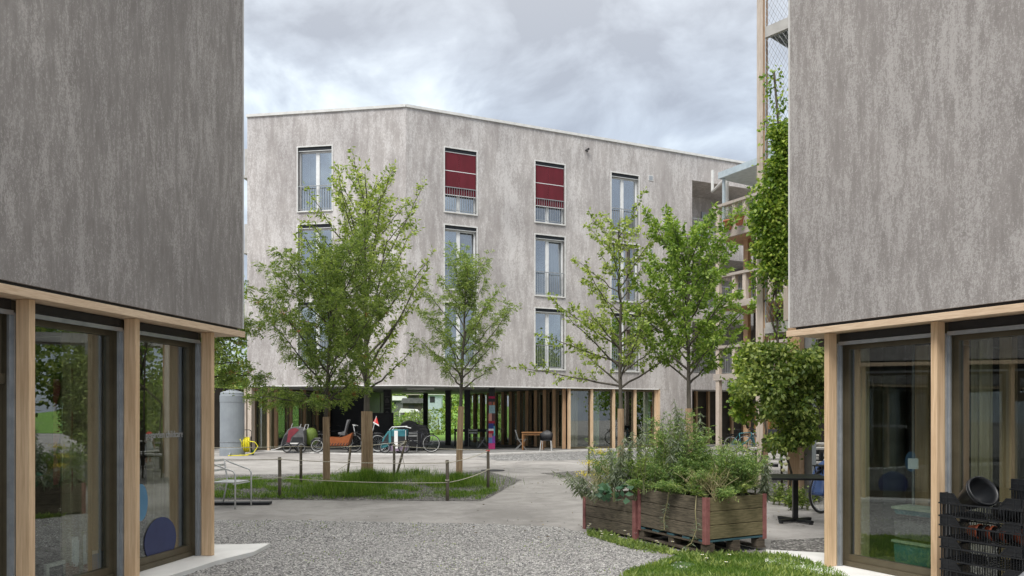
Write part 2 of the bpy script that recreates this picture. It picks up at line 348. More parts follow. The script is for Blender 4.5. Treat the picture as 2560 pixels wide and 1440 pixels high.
# distant sloping ground behind
g=MB(); g.add([(-150,95,.0),(150,95,.0),(150,190,10),(-150,190,10)],[(0,1,2,3)]); struct(g,'hill',m_lawn)
g=MB(); g.M=T(*G(1232,1176,.006)); g.lathe([(.33,0),(.33,.006)],20); tag(struct(g,'manhole_cover',m_dark)); 

# ================================================================ FOLIAGE TOOLS
rng=np.random.default_rng(5)
def leaves_mesh(name,pos,dirs,Ls,Ws,m,parent,fold=.25,nrm=None):
    n=len(pos); pos=np.asarray(pos,float); d=np.asarray(dirs,float); d/= np.linalg.norm(d,axis=1)[:,None]+1e-9
    r=rng.normal(size=(n,3)) if nrm is None else np.asarray(nrm)+rng.normal(size=(n,3))*.35
    s=np.cross(d,r); s/= np.linalg.norm(s,axis=1)[:,None]+1e-9
    u=np.cross(s,d)
    Ls=np.asarray(Ls)[:,None]; Ws=np.asarray(Ws)[:,None]
    v=np.empty((n,4,3))
    v[:,0]=pos; v[:,1]=pos+d*Ls*.45+s*Ws+u*Ws*fold; v[:,2]=pos+d*Ls-u*Ws*fold*.8; v[:,3]=pos+d*Ls*.45-s*Ws+u*Ws*fold
    off=np.zeros(3); p=parent
    while p is not None: off+=np.array(p.location); p=p.parent
    v-=off
    me=bpy.data.meshes.new(name); me.vertices.add(4*n); me.vertices.foreach_set('co',v.reshape(-1))
    me.loops.add(4*n); me.loops.foreach_set('vertex_index',np.arange(4*n)); me.polygons.add(n)
    me.polygons.foreach_set('loop_start',np.arange(0,4*n,4)); me.polygons.foreach_set('loop_total',np.full(n,4))
    me.update(calc_edges=True); me.materials.append(m)
    o=bpy.data.objects.new(name,me); COL.objects.link(o)
    if parent: o.parent=parent
    return o
def pinnate(pos,dirs,L,lw,ll,k=6):
    """expand compound leaves into leaflets"""
    P_=[];D=[];LL=[];WW=[]
    for p,d in zip(pos,dirs):
        p=np.array(p); d=np.array(d); d/=np.linalg.norm(d)+1e-9
        s=np.cross(d,rng.normal(size=3)*.6+np.array([0,0,1.])); s/=np.linalg.norm(s)+1e-9
        Lr=L*rng.uniform(.75,1.2)
        for i in range(k):
            t=(i+1)/k; q=p+d*Lr*t+np.array([0,0,-.22*Lr*t*t]); sz=ll*(1-.35*abs(t-.5)*2)
            for sg in (-1,1):
                P_.append(q); D.append(s*sg+d*.55+rng.normal(size=3)*.12); LL.append(sz); WW.append(lw)
    return P_,D,LL,WW
def env(tab,t):
    for (a,ra),(b,rb) in zip(tab,tab[1:]):
        if a<=t<=b: return ra+(rb-ra)*(t-a)/(b-a+1e-9)
    return tab[-1][1]
def tree(base,H,lo,tab,tr,nl,mleaf,label,kind='simple',dens=26,wrap=None,seed=1,up=50,lean=(0,0),LS=(.085,.016),berries=0,extra=(),name='tree',cat='tree',twigs=7,group='young trees in the courtyard',mbark=None,subL=.38,tips=None):
    rd=random.Random(seed)
    root=thing(name,base,label,cat,group); b=MB(T(*base)); mbark=mbark or m_bark
    tp=[]; n=12; wob=[(0,0)]
    for i in range(n): wob.append((wob[-1][0]+rd.uniform(-.03,.03),wob[-1][1]+rd.uniform(-.03,.03)))
    for i in range(n+1):
        t=i/n; tp.append(V((lean[0]*t+wob[i][0]*t*2,lean[1]*t+wob[i][1]*t*2,H*.97*t)))
    trr=[tr*(1-.9*(i/n)**.8)+.006 for i in range(n+1)]
    tm=MB(T(*base)); tm.tube(tp,trr,8)
    def tpt(z):
        f=min(max(z/(H*.97),0),.999)*n; i=int(f); return tp[i].lerp(tp[i+1],f-i),trr[i]+(trr[i+1]-trr[i])*(f-i)
    pos=[];dr=[]
    bt=MB(T(*base)); ends=[]
    def twig(p,d,L,r,leafy=1.0):
        pts=[p];dd=d.copy()
        for k in range(4):
            dd=(dd+V((rd.gauss(0,.16),rd.gauss(0,.16),rd.gauss(.05,.12)))).normalized(); pts.append(pts[-1]+dd*L/4)
        bt.tube(pts,[r,r*.8,r*.6,r*.4,r*.25],4,cap=False)
        m=int(dens*L*leafy/.4)+1
        for _ in range(m):
            t=rd.uniform(.12,1)*4; i=min(int(t),3); q=pts[i].lerp(pts[i+1],t-i)
            v=V((rd.gauss(0,1),rd.gauss(0,1),rd.gauss(-.25,.8))).normalized()
            pos.append(q+V(base)+v*.015); dr.append((v*.9+dd*.6+V((0,0,-.25))))
        ends.append(pts[-1])
    limbs=[]
    for i in range(nl):
        t=(i+rd.random()*.6)/nl
        hs=lo+(H*.93-lo)*t**1.05
        r=env(tab,hs/H)*rd.uniform(.72,1.08)
        limbs.append((hs,i*2.4+rd.uniform(-.4,.4),r,R(up+rd.uniform(-8,10)+12*t)))
    for (hs,az,r,a) in limbs+[(e_[0],R(e_[1]),e_[2],R(e_[3])) for e_ in extra]:
        p0,r0=tpt(hs); rise=r*math.tan(a)*.85
        if p0.z+rise>H*1.02: rise=max(H*1.02-p0.z,.1)
        p1=p0+V((math.cos(az)*r*.42,math.sin(az)*r*.42,rise*.38)); p2=p0+V((math.cos(az)*r,math.sin(az)*r,rise))
        pts=[]
        for k in range(9):
            u=k/8; pts.append((p0*(1-u)**2+p1*2*u*(1-u)+p2*u*u)+V((rd.gauss(0,.015),rd.gauss(0,.015),rd.gauss(0,.015)))*(1 if 0<k<8 else 0))
        lr=min(r0*.6,.012+.016*r)
        tm.tube(pts,[lr*(1-.85*k/8)+.003 for k in range(9)],5,cap=False)
        D=(p2-p0).normalized(); Lb=(p2-p0).length
        nt_=max(3,int(twigs*Lb/1.2)+2)
        for k in range(nt_):
            u=.22+.78*(k+rd.random())/nt_; i=min(int(u*8),7); q=pts[i].lerp(pts[i+1],u*8-i)
            ph=rd.uniform(0,6.28); o=D.orthogonal().normalized(); o.rotate(Matrix.Rotation(ph,3,D))
            d=(D*.8+o*rd.uniform(.5,1.0)+V((0,0,.15))).normalized()
            twig(q,d,(subL*(1.15-.55*u))*rd.uniform(.6,1.2)*min(1.2,.5+Lb*.4),.005)
        twig(p2,D,.28,.004,1.2)
    for k in range(8): # leader
        q,_=tpt(H*(.8+.02*k)); o=V((rd.gauss(0,1),rd.gauss(0,1),1.2)).normalized(); twig(q,o,.25,.004)
    tm.v+=[]; nb=len(tm.v); tm.v+=bt.v; tm.f+=[tuple(nb+i for i in f) for f in bt.f]
    tm.build('trunk',mbark,root,True)
    if kind=='pinnate':
        A,B,C,Dw=pinnate(pos,dr,LS[2],LS[1],LS[0],6)
        leaves_mesh('crown',A,B,C,Dw,mleaf,root)
    else:
        n=len(pos); leaves_mesh('crown',pos,dr,rng.uniform(.7,1.25,n)*LS[0],rng.uniform(.75,1.2,n)*LS[1],mleaf,root)
    if wrap:
        wp=MB(T(*base)); z0,z1,wr=wrap; n=14
        pr=[(wr*1.06,z0),(wr*.98,z0+(z1-z0)*.4),(wr*.93,z1)]
        # split reeds: star shaped section
        vs=[];fs=[];k=26
        for r_,z_ in pr:
            c,_=tpt(z_)
            for j in range(k):
                rr=r_*(1+(.05 if j%2 else -.05)+rd.uniform(-.03,.03)); vs.append((c.x+rr*math.cos(6.2832*j/k),c.y+rr*math.sin(6.2832*j/k),z_))
        for i in range(2):
            for j in range(k): fs.append((i*k+j,i*k+(j+1)%k,(i+1)*k+(j+1)%k,(i+1)*k+j))
        fs.append(tuple(2*k+j for j in range(k))); wp.add(vs,fs); wp.build('trunk_wrap',m_wrap,root)
    if berries:
        bb=MB(T(*base)); es=[e_ for e_ in ends if e_.z<H*.75]; rd.shuffle(es)
        for e_ in es[:berries]:
            for k in range(16):
                c=e_+V((rd.gauss(0,.035),rd.gauss(0,.035),-.04+rd.gauss(0,.02))); r_=.008
                bb.add([c+V(o)*r_ for o in ((1,0,0),(-1,0,0),(0,1,0),(0,-1,0),(0,0,1),(0,0,-1))],[(0,2,4),(2,1,4),(1,3,4),(3,0,4),(2,0,5),(1,2,5),(3,1,5),(0,3,5)])
        bb.build('berries',m_berry,root)
    return root
def inpoly(x,y,poly):
    c=False; j=len(poly)-1
    for i in range(len(poly)):
        a=poly[i];b=poly[j]
        if (a.y>y)!=(b.y>y) and x<(b.x-a.x)*(y-a.y)/(b.y-a.y)+a.x: c=not c
        j=i
    return c
def grass(name,poly,n,h,m=None,mask=None,w=.005,seed=0,z=.0,spread=.5,label=None,xr=None):
    rd=np.random.default_rng(seed); x0=min(p.x for p in poly);x1=max(p.x for p in poly);y0=min(p.y for p in poly);y1=max(p.y for p in poly)
    if xr: x0,x1=xr
    pos=[];d=[];Ls=[]
    while len(pos)<n:
        x=rd.uniform(x0,x1);y=rd.uniform(y0,y1)
        if not inpoly(x,y,poly): continue
        k=mask(x,y) if mask else 1
        if rd.random()>k: continue
        pos.append((x,y,z)); d.append((rd.normal()*spread,rd.normal()*spread,1)); Ls.append(h*rd.uniform(.4,1.2)*(.5+.5*k))
    o=leaves_mesh(name,pos,d,Ls,[w]*len(pos),m or m_grass,None,.1); o['kind']='stuff'; tag(o,label); return o

# ================================================================ MAIN BUILDING
HR=13.71; HS=2.72; WZ=[9.77,6.64,3.50]; WH=2.58
FR=frame(C0,dR); FL_=frame(C0,dL)
mainb=thing('apartment_building',C0,'pale streaky grey apartment block with red blinds and an open ground floor, across the courtyard','building')
def wall_holes(mb,x0,x1,z0,z1,holes,dep):
    xs=sorted({x0,x1,*[h[0] for h in holes],*[h[1] for h in holes]}); zs=sorted({z0,z1,*[h[2] for h in holes],*[h[3] for h in holes]})
    for a,b in zip(xs,xs[1:]):
        for c,d in zip(zs,zs[1:]):
            if any(h[0]<=a and b<=h[1] and h[2]<=c and d<=h[3] for h in holes): continue
            mb.quad((a,0,c),(b,0,c),(b,0,d),(a,0,d))
    for h in holes:
        a,b,c,d=h[:4]
        mb.quad((a,0,c),(a,dep,c),(a,dep,d),(a,0,d)); mb.quad((b,dep,c),(b,0,c),(b,0,d),(b,dep,d))
        mb.quad((a,0,d),(a,dep,d),(b,dep,d),(b,0,d)); mb.quad((a,dep,c),(a,0,c),(b,0,c),(b,dep,c))
colsR=[(1.61,2.98),(5.65,7.05),(9.40,10.82)]; colsL=[(-4.52,-3.08)]
LG0,LG1=13.78,19.0
wb=MB(FR); hs=[(a,b,z,z+WH) for a,b in colsR for z in WZ]+[(LG0,LG1,9.74,12.55),(LG0,LG1,6.62,8.98),(LG0,LG1,3.5,5.9),(LG0,LG1,HS-.9,2.95)]
wall_holes(wb,0,21,HS,HR,[h for h in hs if h[2]>=HS],.18)
wb.M=FL_; wall_holes(wb,-6.72,0,HS,HR,[(a,b,z,z+WH) for a,b in colsL for z in WZ],.18)
# back & sides, roof, soffit
PL=FL_@V((-6.72,0,0)); PR=FR@V((21,0,0)); BL=PL+V((1.5,11.6,0)); BR=PR+V((-4.3,9,0))
wb.M=Matrix.Identity(4)
def vw(a,b,z0,z1): wb.quad((a.x,a.y,z0),(b.x,b.y,z0),(b.x,b.y,z1),(a.x,a.y,z1))
vw(BL,PL,HS,HR); vw(BR,BL,HS,HR); vw(PR,BR,HS,HR)
wb.build('wall',m_main,mainb)
rf=MB(); rf.add([(p.x,p.y,z) for z in (HR-.05,HR) for p in (C0,PR,BR,BL,PL)],[(0,1,2,3,4),(5,6,7,8,9)]); rfo=rf.build('roof',m_steel,mainb)
cp=MB(FR); cp.box(-.0,21,-.06,.3,HR+.004,HR+.11); cp.M=FL_; cp.box(-6.74,-.0,-.06,.3,HR+.004,HR+.11); cp.build('coping',m_wtrim,mainb)
sf=MB(); sf.add([(p.x,p.y,HS+z) for z in (.0,) for p in (C0+V((.01,.01,0)),PR,BR,BL,PL)],[(4,3,2,1,0)]); sf.build('soffit',m_soffit,mainb)
dl=MB(FR); dl.box(0,11.9,-.02,.05,HS-.035,HS); dl.M=FL_; dl.box(-6.72,0,-.02,.05,HS-.035,HS); dl.build('drip_edge',m_white,mainb)
for k,(x,y) in enumerate(((1052,33),(1035,37))):
    lt=MB(T(*P(x,y,HS-.06))); lt.box(-.6,.6,-.06,.06,0,.05); lt.build('strip_light',m_white,mainb)
def curtain(mb,x0,x1,y,z0,z1,wl=.09,amp=.03):
    n=max(4,int((x1-x0)/wl*6)); vs=[]
    for i in range(n+1):
        x=x0+(x1-x0)*i/n; yy=y+amp*math.sin((x-x0)/wl*6.283)+amp*.4*math.sin((x-x0)/wl*2.1)
        vs+=[(x,yy,z0),(x,yy,z1)]
    mb.add(vs,[(2*i,2*i+2,2*i+3,2*i+1) for i in range(n)])
rw=random.Random(3)
def window(Fm,x0,x1,z0,blind=0,cur='white',flip=False,head=True,tilt=False):
    z1=z0+WH; cx=x0+(x1-x0)*.46 if not flip else x0+(x1-x0)*.54
    f=MB(Fm); t=.05
    # proud surround
    f.box(x0-t,x0,-.025,.16,z0-t,z1+t); f.box(x1,x1+t,-.025,.16,z0-t,z1+t); f.box(x0,x1,-.025,.16,z1,z1+t); f.box(x0,x1,-.06,.16,z0-t,z0)
    o=f.build('window',m_wtrim,mainb)
    s=MB(Fm); y0,y1=.16,.22; a=x0; b=x1; hz=z1-(.14 if head else .03)
    for (p,q) in ((a,a+.06),(cx-.075,cx+.075),(b-.06,b)): s.box(p,q,y0,y1,z0,hz)
    for (p,q) in ((a+.06,cx-.075),(cx+.075,b-.06)): s.box(p,q,y0+.004,y1,z0,z0+.07); s.box(p,q,y0+.004,y1,hz-.06,hz)
    s.box(a,b,y0+.01,y1+.02,hz,z1); s.build('window_frame',m_wframe,o)
    if head: h=MB(Fm); h.box(a,b,.03,.15,z1-.12,z1-.003); h.build('blind_box',m_blackm,o); h=MB(Fm); h.box(a,b,.04,.07,z1-.15,z1-.125); h.build('blind_rail',m_wframe,o)
    g=MB(Fm); g.box(a+.06,cx-.075,.19,.195,z0+.07,hz-.06); g.build('pane',m_glassw,o)
    g=MB(Fm)
    if tilt: g.add([(cx+.075,.19,z0+.07),(b-.06,.19,z0+.07),(b-.11,.30,hz-.06),(cx+.075,.30,hz-.06)],[(0,1,2,3)]); 
    else: g.box(cx+.075,b-.06,.19,.195,z0+.07,hz-.06)
    g.build('pane',m_glassw,o)
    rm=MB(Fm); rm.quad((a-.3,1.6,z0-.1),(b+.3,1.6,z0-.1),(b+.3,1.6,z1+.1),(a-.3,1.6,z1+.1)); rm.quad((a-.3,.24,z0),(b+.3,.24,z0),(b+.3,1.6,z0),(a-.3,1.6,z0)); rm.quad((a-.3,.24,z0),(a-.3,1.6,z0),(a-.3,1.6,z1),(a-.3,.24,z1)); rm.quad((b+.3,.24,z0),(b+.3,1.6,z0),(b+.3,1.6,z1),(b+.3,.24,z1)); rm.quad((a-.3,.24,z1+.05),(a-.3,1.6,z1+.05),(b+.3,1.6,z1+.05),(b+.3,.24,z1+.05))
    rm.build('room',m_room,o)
    if cur=='white': c=MB(Fm); curtain(c,a,cx-.02,.36,z0,hz,.13,.035); curtain(c,cx+.2,b,.36,z0,hz,.12,.035); c.build('curtain',m_curt,o)
    elif cur=='one': c=MB(Fm); curtain(c,a,a+.35,.36,z0,hz,.1,.03); curtain(c,b-.25,b,.36,z0,hz,.1,.03); c.build('curtain',m_curt,o)
    elif cur=='green': c=MB(Fm); curtain(c,cx+.1,b,.36,z0,hz,.12,.035); c.build('curtain',m_curtgreen,o); c=MB(Fm); c.box(a+.06,cx-.1,.3,.31,z0+1.3,hz-.12); c.build('roller_blind',m_red,o)
    r=MB(Fm); zt=z0+1.02
    r.box(a,b,.015,.045,zt-.02,zt+.01); r.box(a,b,.015,.045,z0+.08,z0+.10); nb=13
    for i in range(nb+1): x=a+.02+(b-a-.04)*i/nb; r.box(x-.006,x+.006,.02,.038,z0+.10,zt-.02)
    for z in (zt,z0+.1): r.box(x0,x0+.03,.0,.16,z-.03,z-.005)
    r.build('railing',m_rail,o)
    if blind:
        zb=z1-(z1-z0)*blind; k=MB(Fm); k.box(a+.015,cx-.003,.055,.062,zb,z1-.02); k.box(cx+.003,b-.015,.055,.062,zb,z1-.02); k.build('red_blind',m_red,o)
        k=MB(Fm); zz=z1-(z1-zb)*.5+.02; k.box(a,b,.05,.053,zz,zz+.025); k.build('blind_batten',m_wframe,o); k=MB(Fm); k.box(a,b,.05,.067,zb-.03,zb); k.build('blind_batten',m_wframe,o)
spec={(0,0):dict(blind=.72),(0,1):dict(cur='white',tilt=True),(0,2):dict(cur='green'),(1,0):dict(blind=.72),(1,1):dict(cur='white',tilt=True),(1,2):dict(cur='green'),(2,0):dict(cur='one'),(2,1):dict(cur='white'),(2,2):dict(cur='one')}
for i,(a,b) in enumerate(colsR):
    for j,z in enumerate(WZ): window(FR,a,b,z,**spec[(i,j)])
for j,z in enumerate(WZ): window(FL_,*colsL[0],z,cur=('one','none','one')[j],flip=True)
# small fittings on the facade
for z in (12.35,9.0,5.75):
    v=MB(FR); v.box(11.35,11.6,-.02,.004,z-.12,z+.13); o=v.build('vent',m_wtrim,mainb); v=MB(FR); v.box(11.38,11.57,-.026,-.021,z-.09,z+.10); v.build('vent_grille',m_steel,o)
v=MB(FR); v.tube([(8.1,0,13.15),(8.1,-.12,13.12),(8.1,-.16,13.05)],.035,8); v.tube([(8.1,-.1,13.13),(8.2,-.12,13.2)],.045,8); v.build('overflow_spout',m_blackm,mainb)
# loggias
for k,(z0,z1) in enumerate(((9.74,12.55),(6.62,8.98),(3.5,5.9),(0.035,2.72))):
    D=2.2; l=MB(FR)
    l.quad((LG0,.18 if k<3 else 0,z0),(LG0,D,z0),(LG0,D,z1),(LG0,.18 if k<3 else 0,z1)); l.quad((LG0,D,z0),(LG1+2,D,z0),(LG1+2,D,z1),(LG0,D,z1))
    if k<3:
        l.quad((LG0,.18,z0),(LG1+2,.18,z0),(LG1+2,D,z0),(LG0,D,z0)); l.quad((LG0,.18,z1),(LG0,D,z1),(LG1+2,D,z1),(LG1+2,.18,z1))
    lo_=l.build('loggia',m_main if k<3 else m_room,mainb)
    if k<3:
        d=MB(FR); d.box(LG0+.35,LG0+1.35,D-.04,D-.01,z0+.03,z0+2.2); d.build('balcony_door',m_wframe,lo_); d=MB(FR); d.box(LG0+.43,LG0+1.27,D-.055,D-.045,z0+.12,z0+2.1); d.build('door_pane',m_glassw,lo_)
        d=MB(FR); d.box(LG0+2.2,LG0+2.5,D-.06,D,z0+1.75,z0+2.1); d.build('wall_vent',m_steel,lo_)
        r=MB(FR); zt=z0+1.05; r.box(LG0+.0,LG1,.04,.08,zt-.02,zt+.02); r.box(LG0,LG1,.04,.07,z0+.05,z0+.08)
        for i in range(44): x=LG0+.05+i*.12; r.box(x-.008,x+.008,.045,.065,z0+.08,zt-.02)
        r.build('railing',m_rail,lo_)
    else:
        for i in range(7):
            d=MB(FR); x=LG0+.2+i*.75; d.box(x,x+.12,D-.25,D-.1,z0,2.72); d.build('timber_mullion',m_larchdark,mainb)
# wall to ground beside the right glazing, end piece on left
w2=MB(FR); w2.box(12.0,13.78,.004,.35,.03,HS+.0); w2.build('wall_pier',m_main,mainb)
w2=MB(FL_); w2.box(-6.72,-6.55,.02,.3,.03,HS-.036); w2.build('wall_pier',m_larch_old,mainb)

# ground-floor glazed rooms of main building
def glazed(Fm,x0,x1,n,mt,depth=.14,room=True,cur=None,zt=HS-.04,beam=True,pw=.09,nm='glazed_front',rd=4.0,xb=None):
    """timber posts with glass between, along local x; parts of main building"""
    sp=(x1-x0)/n
    for i in range(n+1):
        p=MB(Fm); x=x0+i*sp; p.box(x-pw/2,x+pw/2,0,depth,.035,zt); p.build('timber_post',mt,mainb)
    for i in range(n):
        a=x0+i*sp+pw/2; b=a+sp-pw
        f=MB(Fm); y=depth-.02
        f.box(a,a+.06,y,y+.07,.035,zt-.1); f.box(b-.05,b,y,y+.07,.035,zt-.1); f.box(a+.06,b-.05,y,y+.07,.035,.13); f.box(a,b,y,y+.07,zt-.1,zt)
        o=f.build('glazing_frame',m_bronze,mainb); g=MB(Fm); g.box(a+.06,b-.05,y+.03,y+.035,.13,zt-.1); g.build('pane',m_glass,o)
        if cur and cur[i]:
            c=MB(Fm); w_=(b-a)*cur[i][1]; x_=a+.03 if cur[i][2]=='l' else b-w_-.03; curtain(c,x_,x_+w_,y+.25,.06,zt-.1,.1,.03); c.build('curtain',cur[i][0],o)
# right block front: flush with facade, from px1431..1640
glazed(FR@T(0,.08,0),7.35,11.85,4,m_larch,cur=[(m_curtg,.5,'l'),(m_curtgreen,.45,'l'),None,(m_curtgreen,.4,'r')])
hb=MB(FR); hb.box(7.0,12.0,.03,.3,HS-.035,HS-.002); hb.build('timber_lintel',m_larchx,mainb)
ep=MB(FR); ep.box(11.9,12.0,.02,.25,.035,HS-.037); ep.build('timber_post',m_larch,mainb)
A=FR@V((7.15,.25,0)); B=P(1165,41.0); dd=(A-B); Lr=dd.length
FB=frame(B,dd)   # into building should be to the right of it
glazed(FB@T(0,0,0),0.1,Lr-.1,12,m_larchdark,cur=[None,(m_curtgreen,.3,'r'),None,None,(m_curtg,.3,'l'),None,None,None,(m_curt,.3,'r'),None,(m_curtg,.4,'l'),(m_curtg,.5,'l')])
# interior box of right block
ib=MB(); q1=A+V((.7,.9,0)); q2=B+V((1.0,.2,0)); 
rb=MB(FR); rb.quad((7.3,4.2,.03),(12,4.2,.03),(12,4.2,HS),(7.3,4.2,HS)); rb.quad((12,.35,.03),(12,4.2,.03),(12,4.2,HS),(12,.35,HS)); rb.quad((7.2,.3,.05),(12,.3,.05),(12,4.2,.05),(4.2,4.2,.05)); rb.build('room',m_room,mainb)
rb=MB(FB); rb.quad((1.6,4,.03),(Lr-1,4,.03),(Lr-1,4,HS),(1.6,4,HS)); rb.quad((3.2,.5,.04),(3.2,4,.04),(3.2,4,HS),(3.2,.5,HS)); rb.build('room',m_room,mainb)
# left block
A2=P(662,31.0); B2=P(935,41.0)
glazed(frame(P(612,31.05),P(662,31.0)-P(612,31.05)),.35,1.0,1,m_larch,cur=[(m_curtg,.8,'l')])
FL2=frame(A2,B2-A2); L2=(B2-A2).length
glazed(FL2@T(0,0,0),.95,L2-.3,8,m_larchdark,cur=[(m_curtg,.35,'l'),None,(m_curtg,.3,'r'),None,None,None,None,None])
rb=MB(FL2); rb.quad((-1,3,.03),(L2,3,.03),(L2,3,HS),(-1,3,HS)); rb.quad((L2,0,.03),(L2,3,.03),(L2,3,HS),(L2,0,HS)); rb.build('room',m_room,mainb)
lp=MB(); a=P(612,31.1); lp.M=T(a.x,a.y,0); lp.box(-.04,.06,0,.1,.035,HS-.04); lp.build('timber_post',m_larch_old,mainb)
# dark storage box in the passage and a concrete core
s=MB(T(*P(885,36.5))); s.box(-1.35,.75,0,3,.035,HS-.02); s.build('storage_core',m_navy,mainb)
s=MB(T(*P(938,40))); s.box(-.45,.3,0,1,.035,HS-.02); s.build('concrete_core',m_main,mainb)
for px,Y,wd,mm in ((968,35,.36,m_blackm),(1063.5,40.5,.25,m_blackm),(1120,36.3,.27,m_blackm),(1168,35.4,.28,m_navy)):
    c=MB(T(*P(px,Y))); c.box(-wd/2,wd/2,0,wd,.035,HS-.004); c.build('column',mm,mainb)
# patchwork column
c=MB(T(*P(1229.5,32.2))); c.box(-.13,.13,0,.26,.035,2.35); pc=c.build('column',m_navy,mainb); pc['label']='column wrapped in patchwork of coloured cloth'
for z0,z1,x0,x1,col in ((.04,.30,-.14,.14,(.42,.04,.16)),(.30,.55,-.14,.02,(.10,.16,.35)),(.30,.62,.02,.14,(.18,.06,.30)),(.55,.72,-.14,.02,(.40,.16,.18)),(.72,.84,-.14,.08,(.35,.01,.03)),(.62,1.05,.08,.141,(.10,.32,.36)),(.84,.93,-.14,.08,(.65,.65,.66)),(.93,1.16,-.14,.08,(.03,.05,.20)),(1.16,1.27,-.14,.14,(.30,.02,.04)),(1.27,1.6,-.14,.0,(.5,.25,.2)),(1.27,1.6,.0,.14,(.10,.05,.05)),(1.6,1.95,-.12,.14,(.25,.38,.42)),(1.95,2.1,-.14,.0,(.32,.10,.09)),(1.95,2.1,.04,.14,(.40,.15,.08)),(2.24,2.34,-.14,.14,(.35,.02,.08))):
    c=MB(T(*P(1229.5,32.2))); c.box(x0,x1,-.012,.13,z0,z1-.002); c.build('cloth_patch',mat('cloth',col,tuple(q*1.15 for q in col),9,rough=.9),pc)
c=MB(T(*P(1229.5,32.2))); c.box(-.125,.125,.005,.255,2.351,HS-.004); c.build('column',m_blackm,mainb)
# far-left edge of facade: next building's shutters
o=thing('neighbour_balcony',FL_@V((-6.9,.8,0)),'narrow stack of pale balcony ends at the left edge of the grey block','balcony')
b=MB(FL_)
for z in (11.4,8.3,5.2): b.box(-6.95,-6.745,.2,.8,z,z+1.1); b.box(-7.0,-6.745,.1,.9,z-.12,z-.004)
b.build('balcony_panel',m_conc,o); b=MB(FL_); b.box(-6.8,-6.745,.4,.46,.03,12.5); b.build('downpipe',m_steel,o)
# ================================================================ NEAR BUILDINGS
def near_building(name,label,corner,dv,sgn,hb,ht,zg,mwall,posts,label2=None):
    """local x along facade (0 = far corner), y into building. sgn=+1: facade spans x>0 else x<0"""
    Fm=frame((corner.x,corner.y,0),dv); root=thing(name,(corner.x,corner.y,0),label,'building')
    Ln=12*sgn; X=lambda a:a*sgn
    def bx(mb,a,b,*r): mb.box(min(X(a),X(b)),max(X(a),X(b)),*r)
    w=MB(Fm); bx(w,0.0,12,0.0,9.0,ht+.03,13.6); w.build('wall',mwall,root)
    w=MB(Fm); bx(w,-.012,.0,-.012,.03,ht+.03,13.6); w.build('corner_bead',m_wtrim,root)
    w=MB(Fm); bx(w,.05,12,.03,8.9,ht-.03,ht+.03); w.build('shadow_gap',m_black,root)
    w=MB(Fm); bx(w,-.04,12,-.012,.022,hb,ht); w.build('timber_fascia',m_larchx2,root,bevel=.004)
    w=MB(Fm); bx(w,-.04,.55,.023,1.2,hb+.012,hb+.03); bx(w,.55,12,.023,.30,hb+.012,hb+.03); w.build('timber_soffit',m_larchx2,root)
    return root,Fm,bx,X
m_larchx2=wood('fascia_larch',(.56,.40,.26),(.74,.58,.42),'x')
m_larchn=wood('larch_post',(.55,.37,.215),(.77,.565,.365),sc=6)
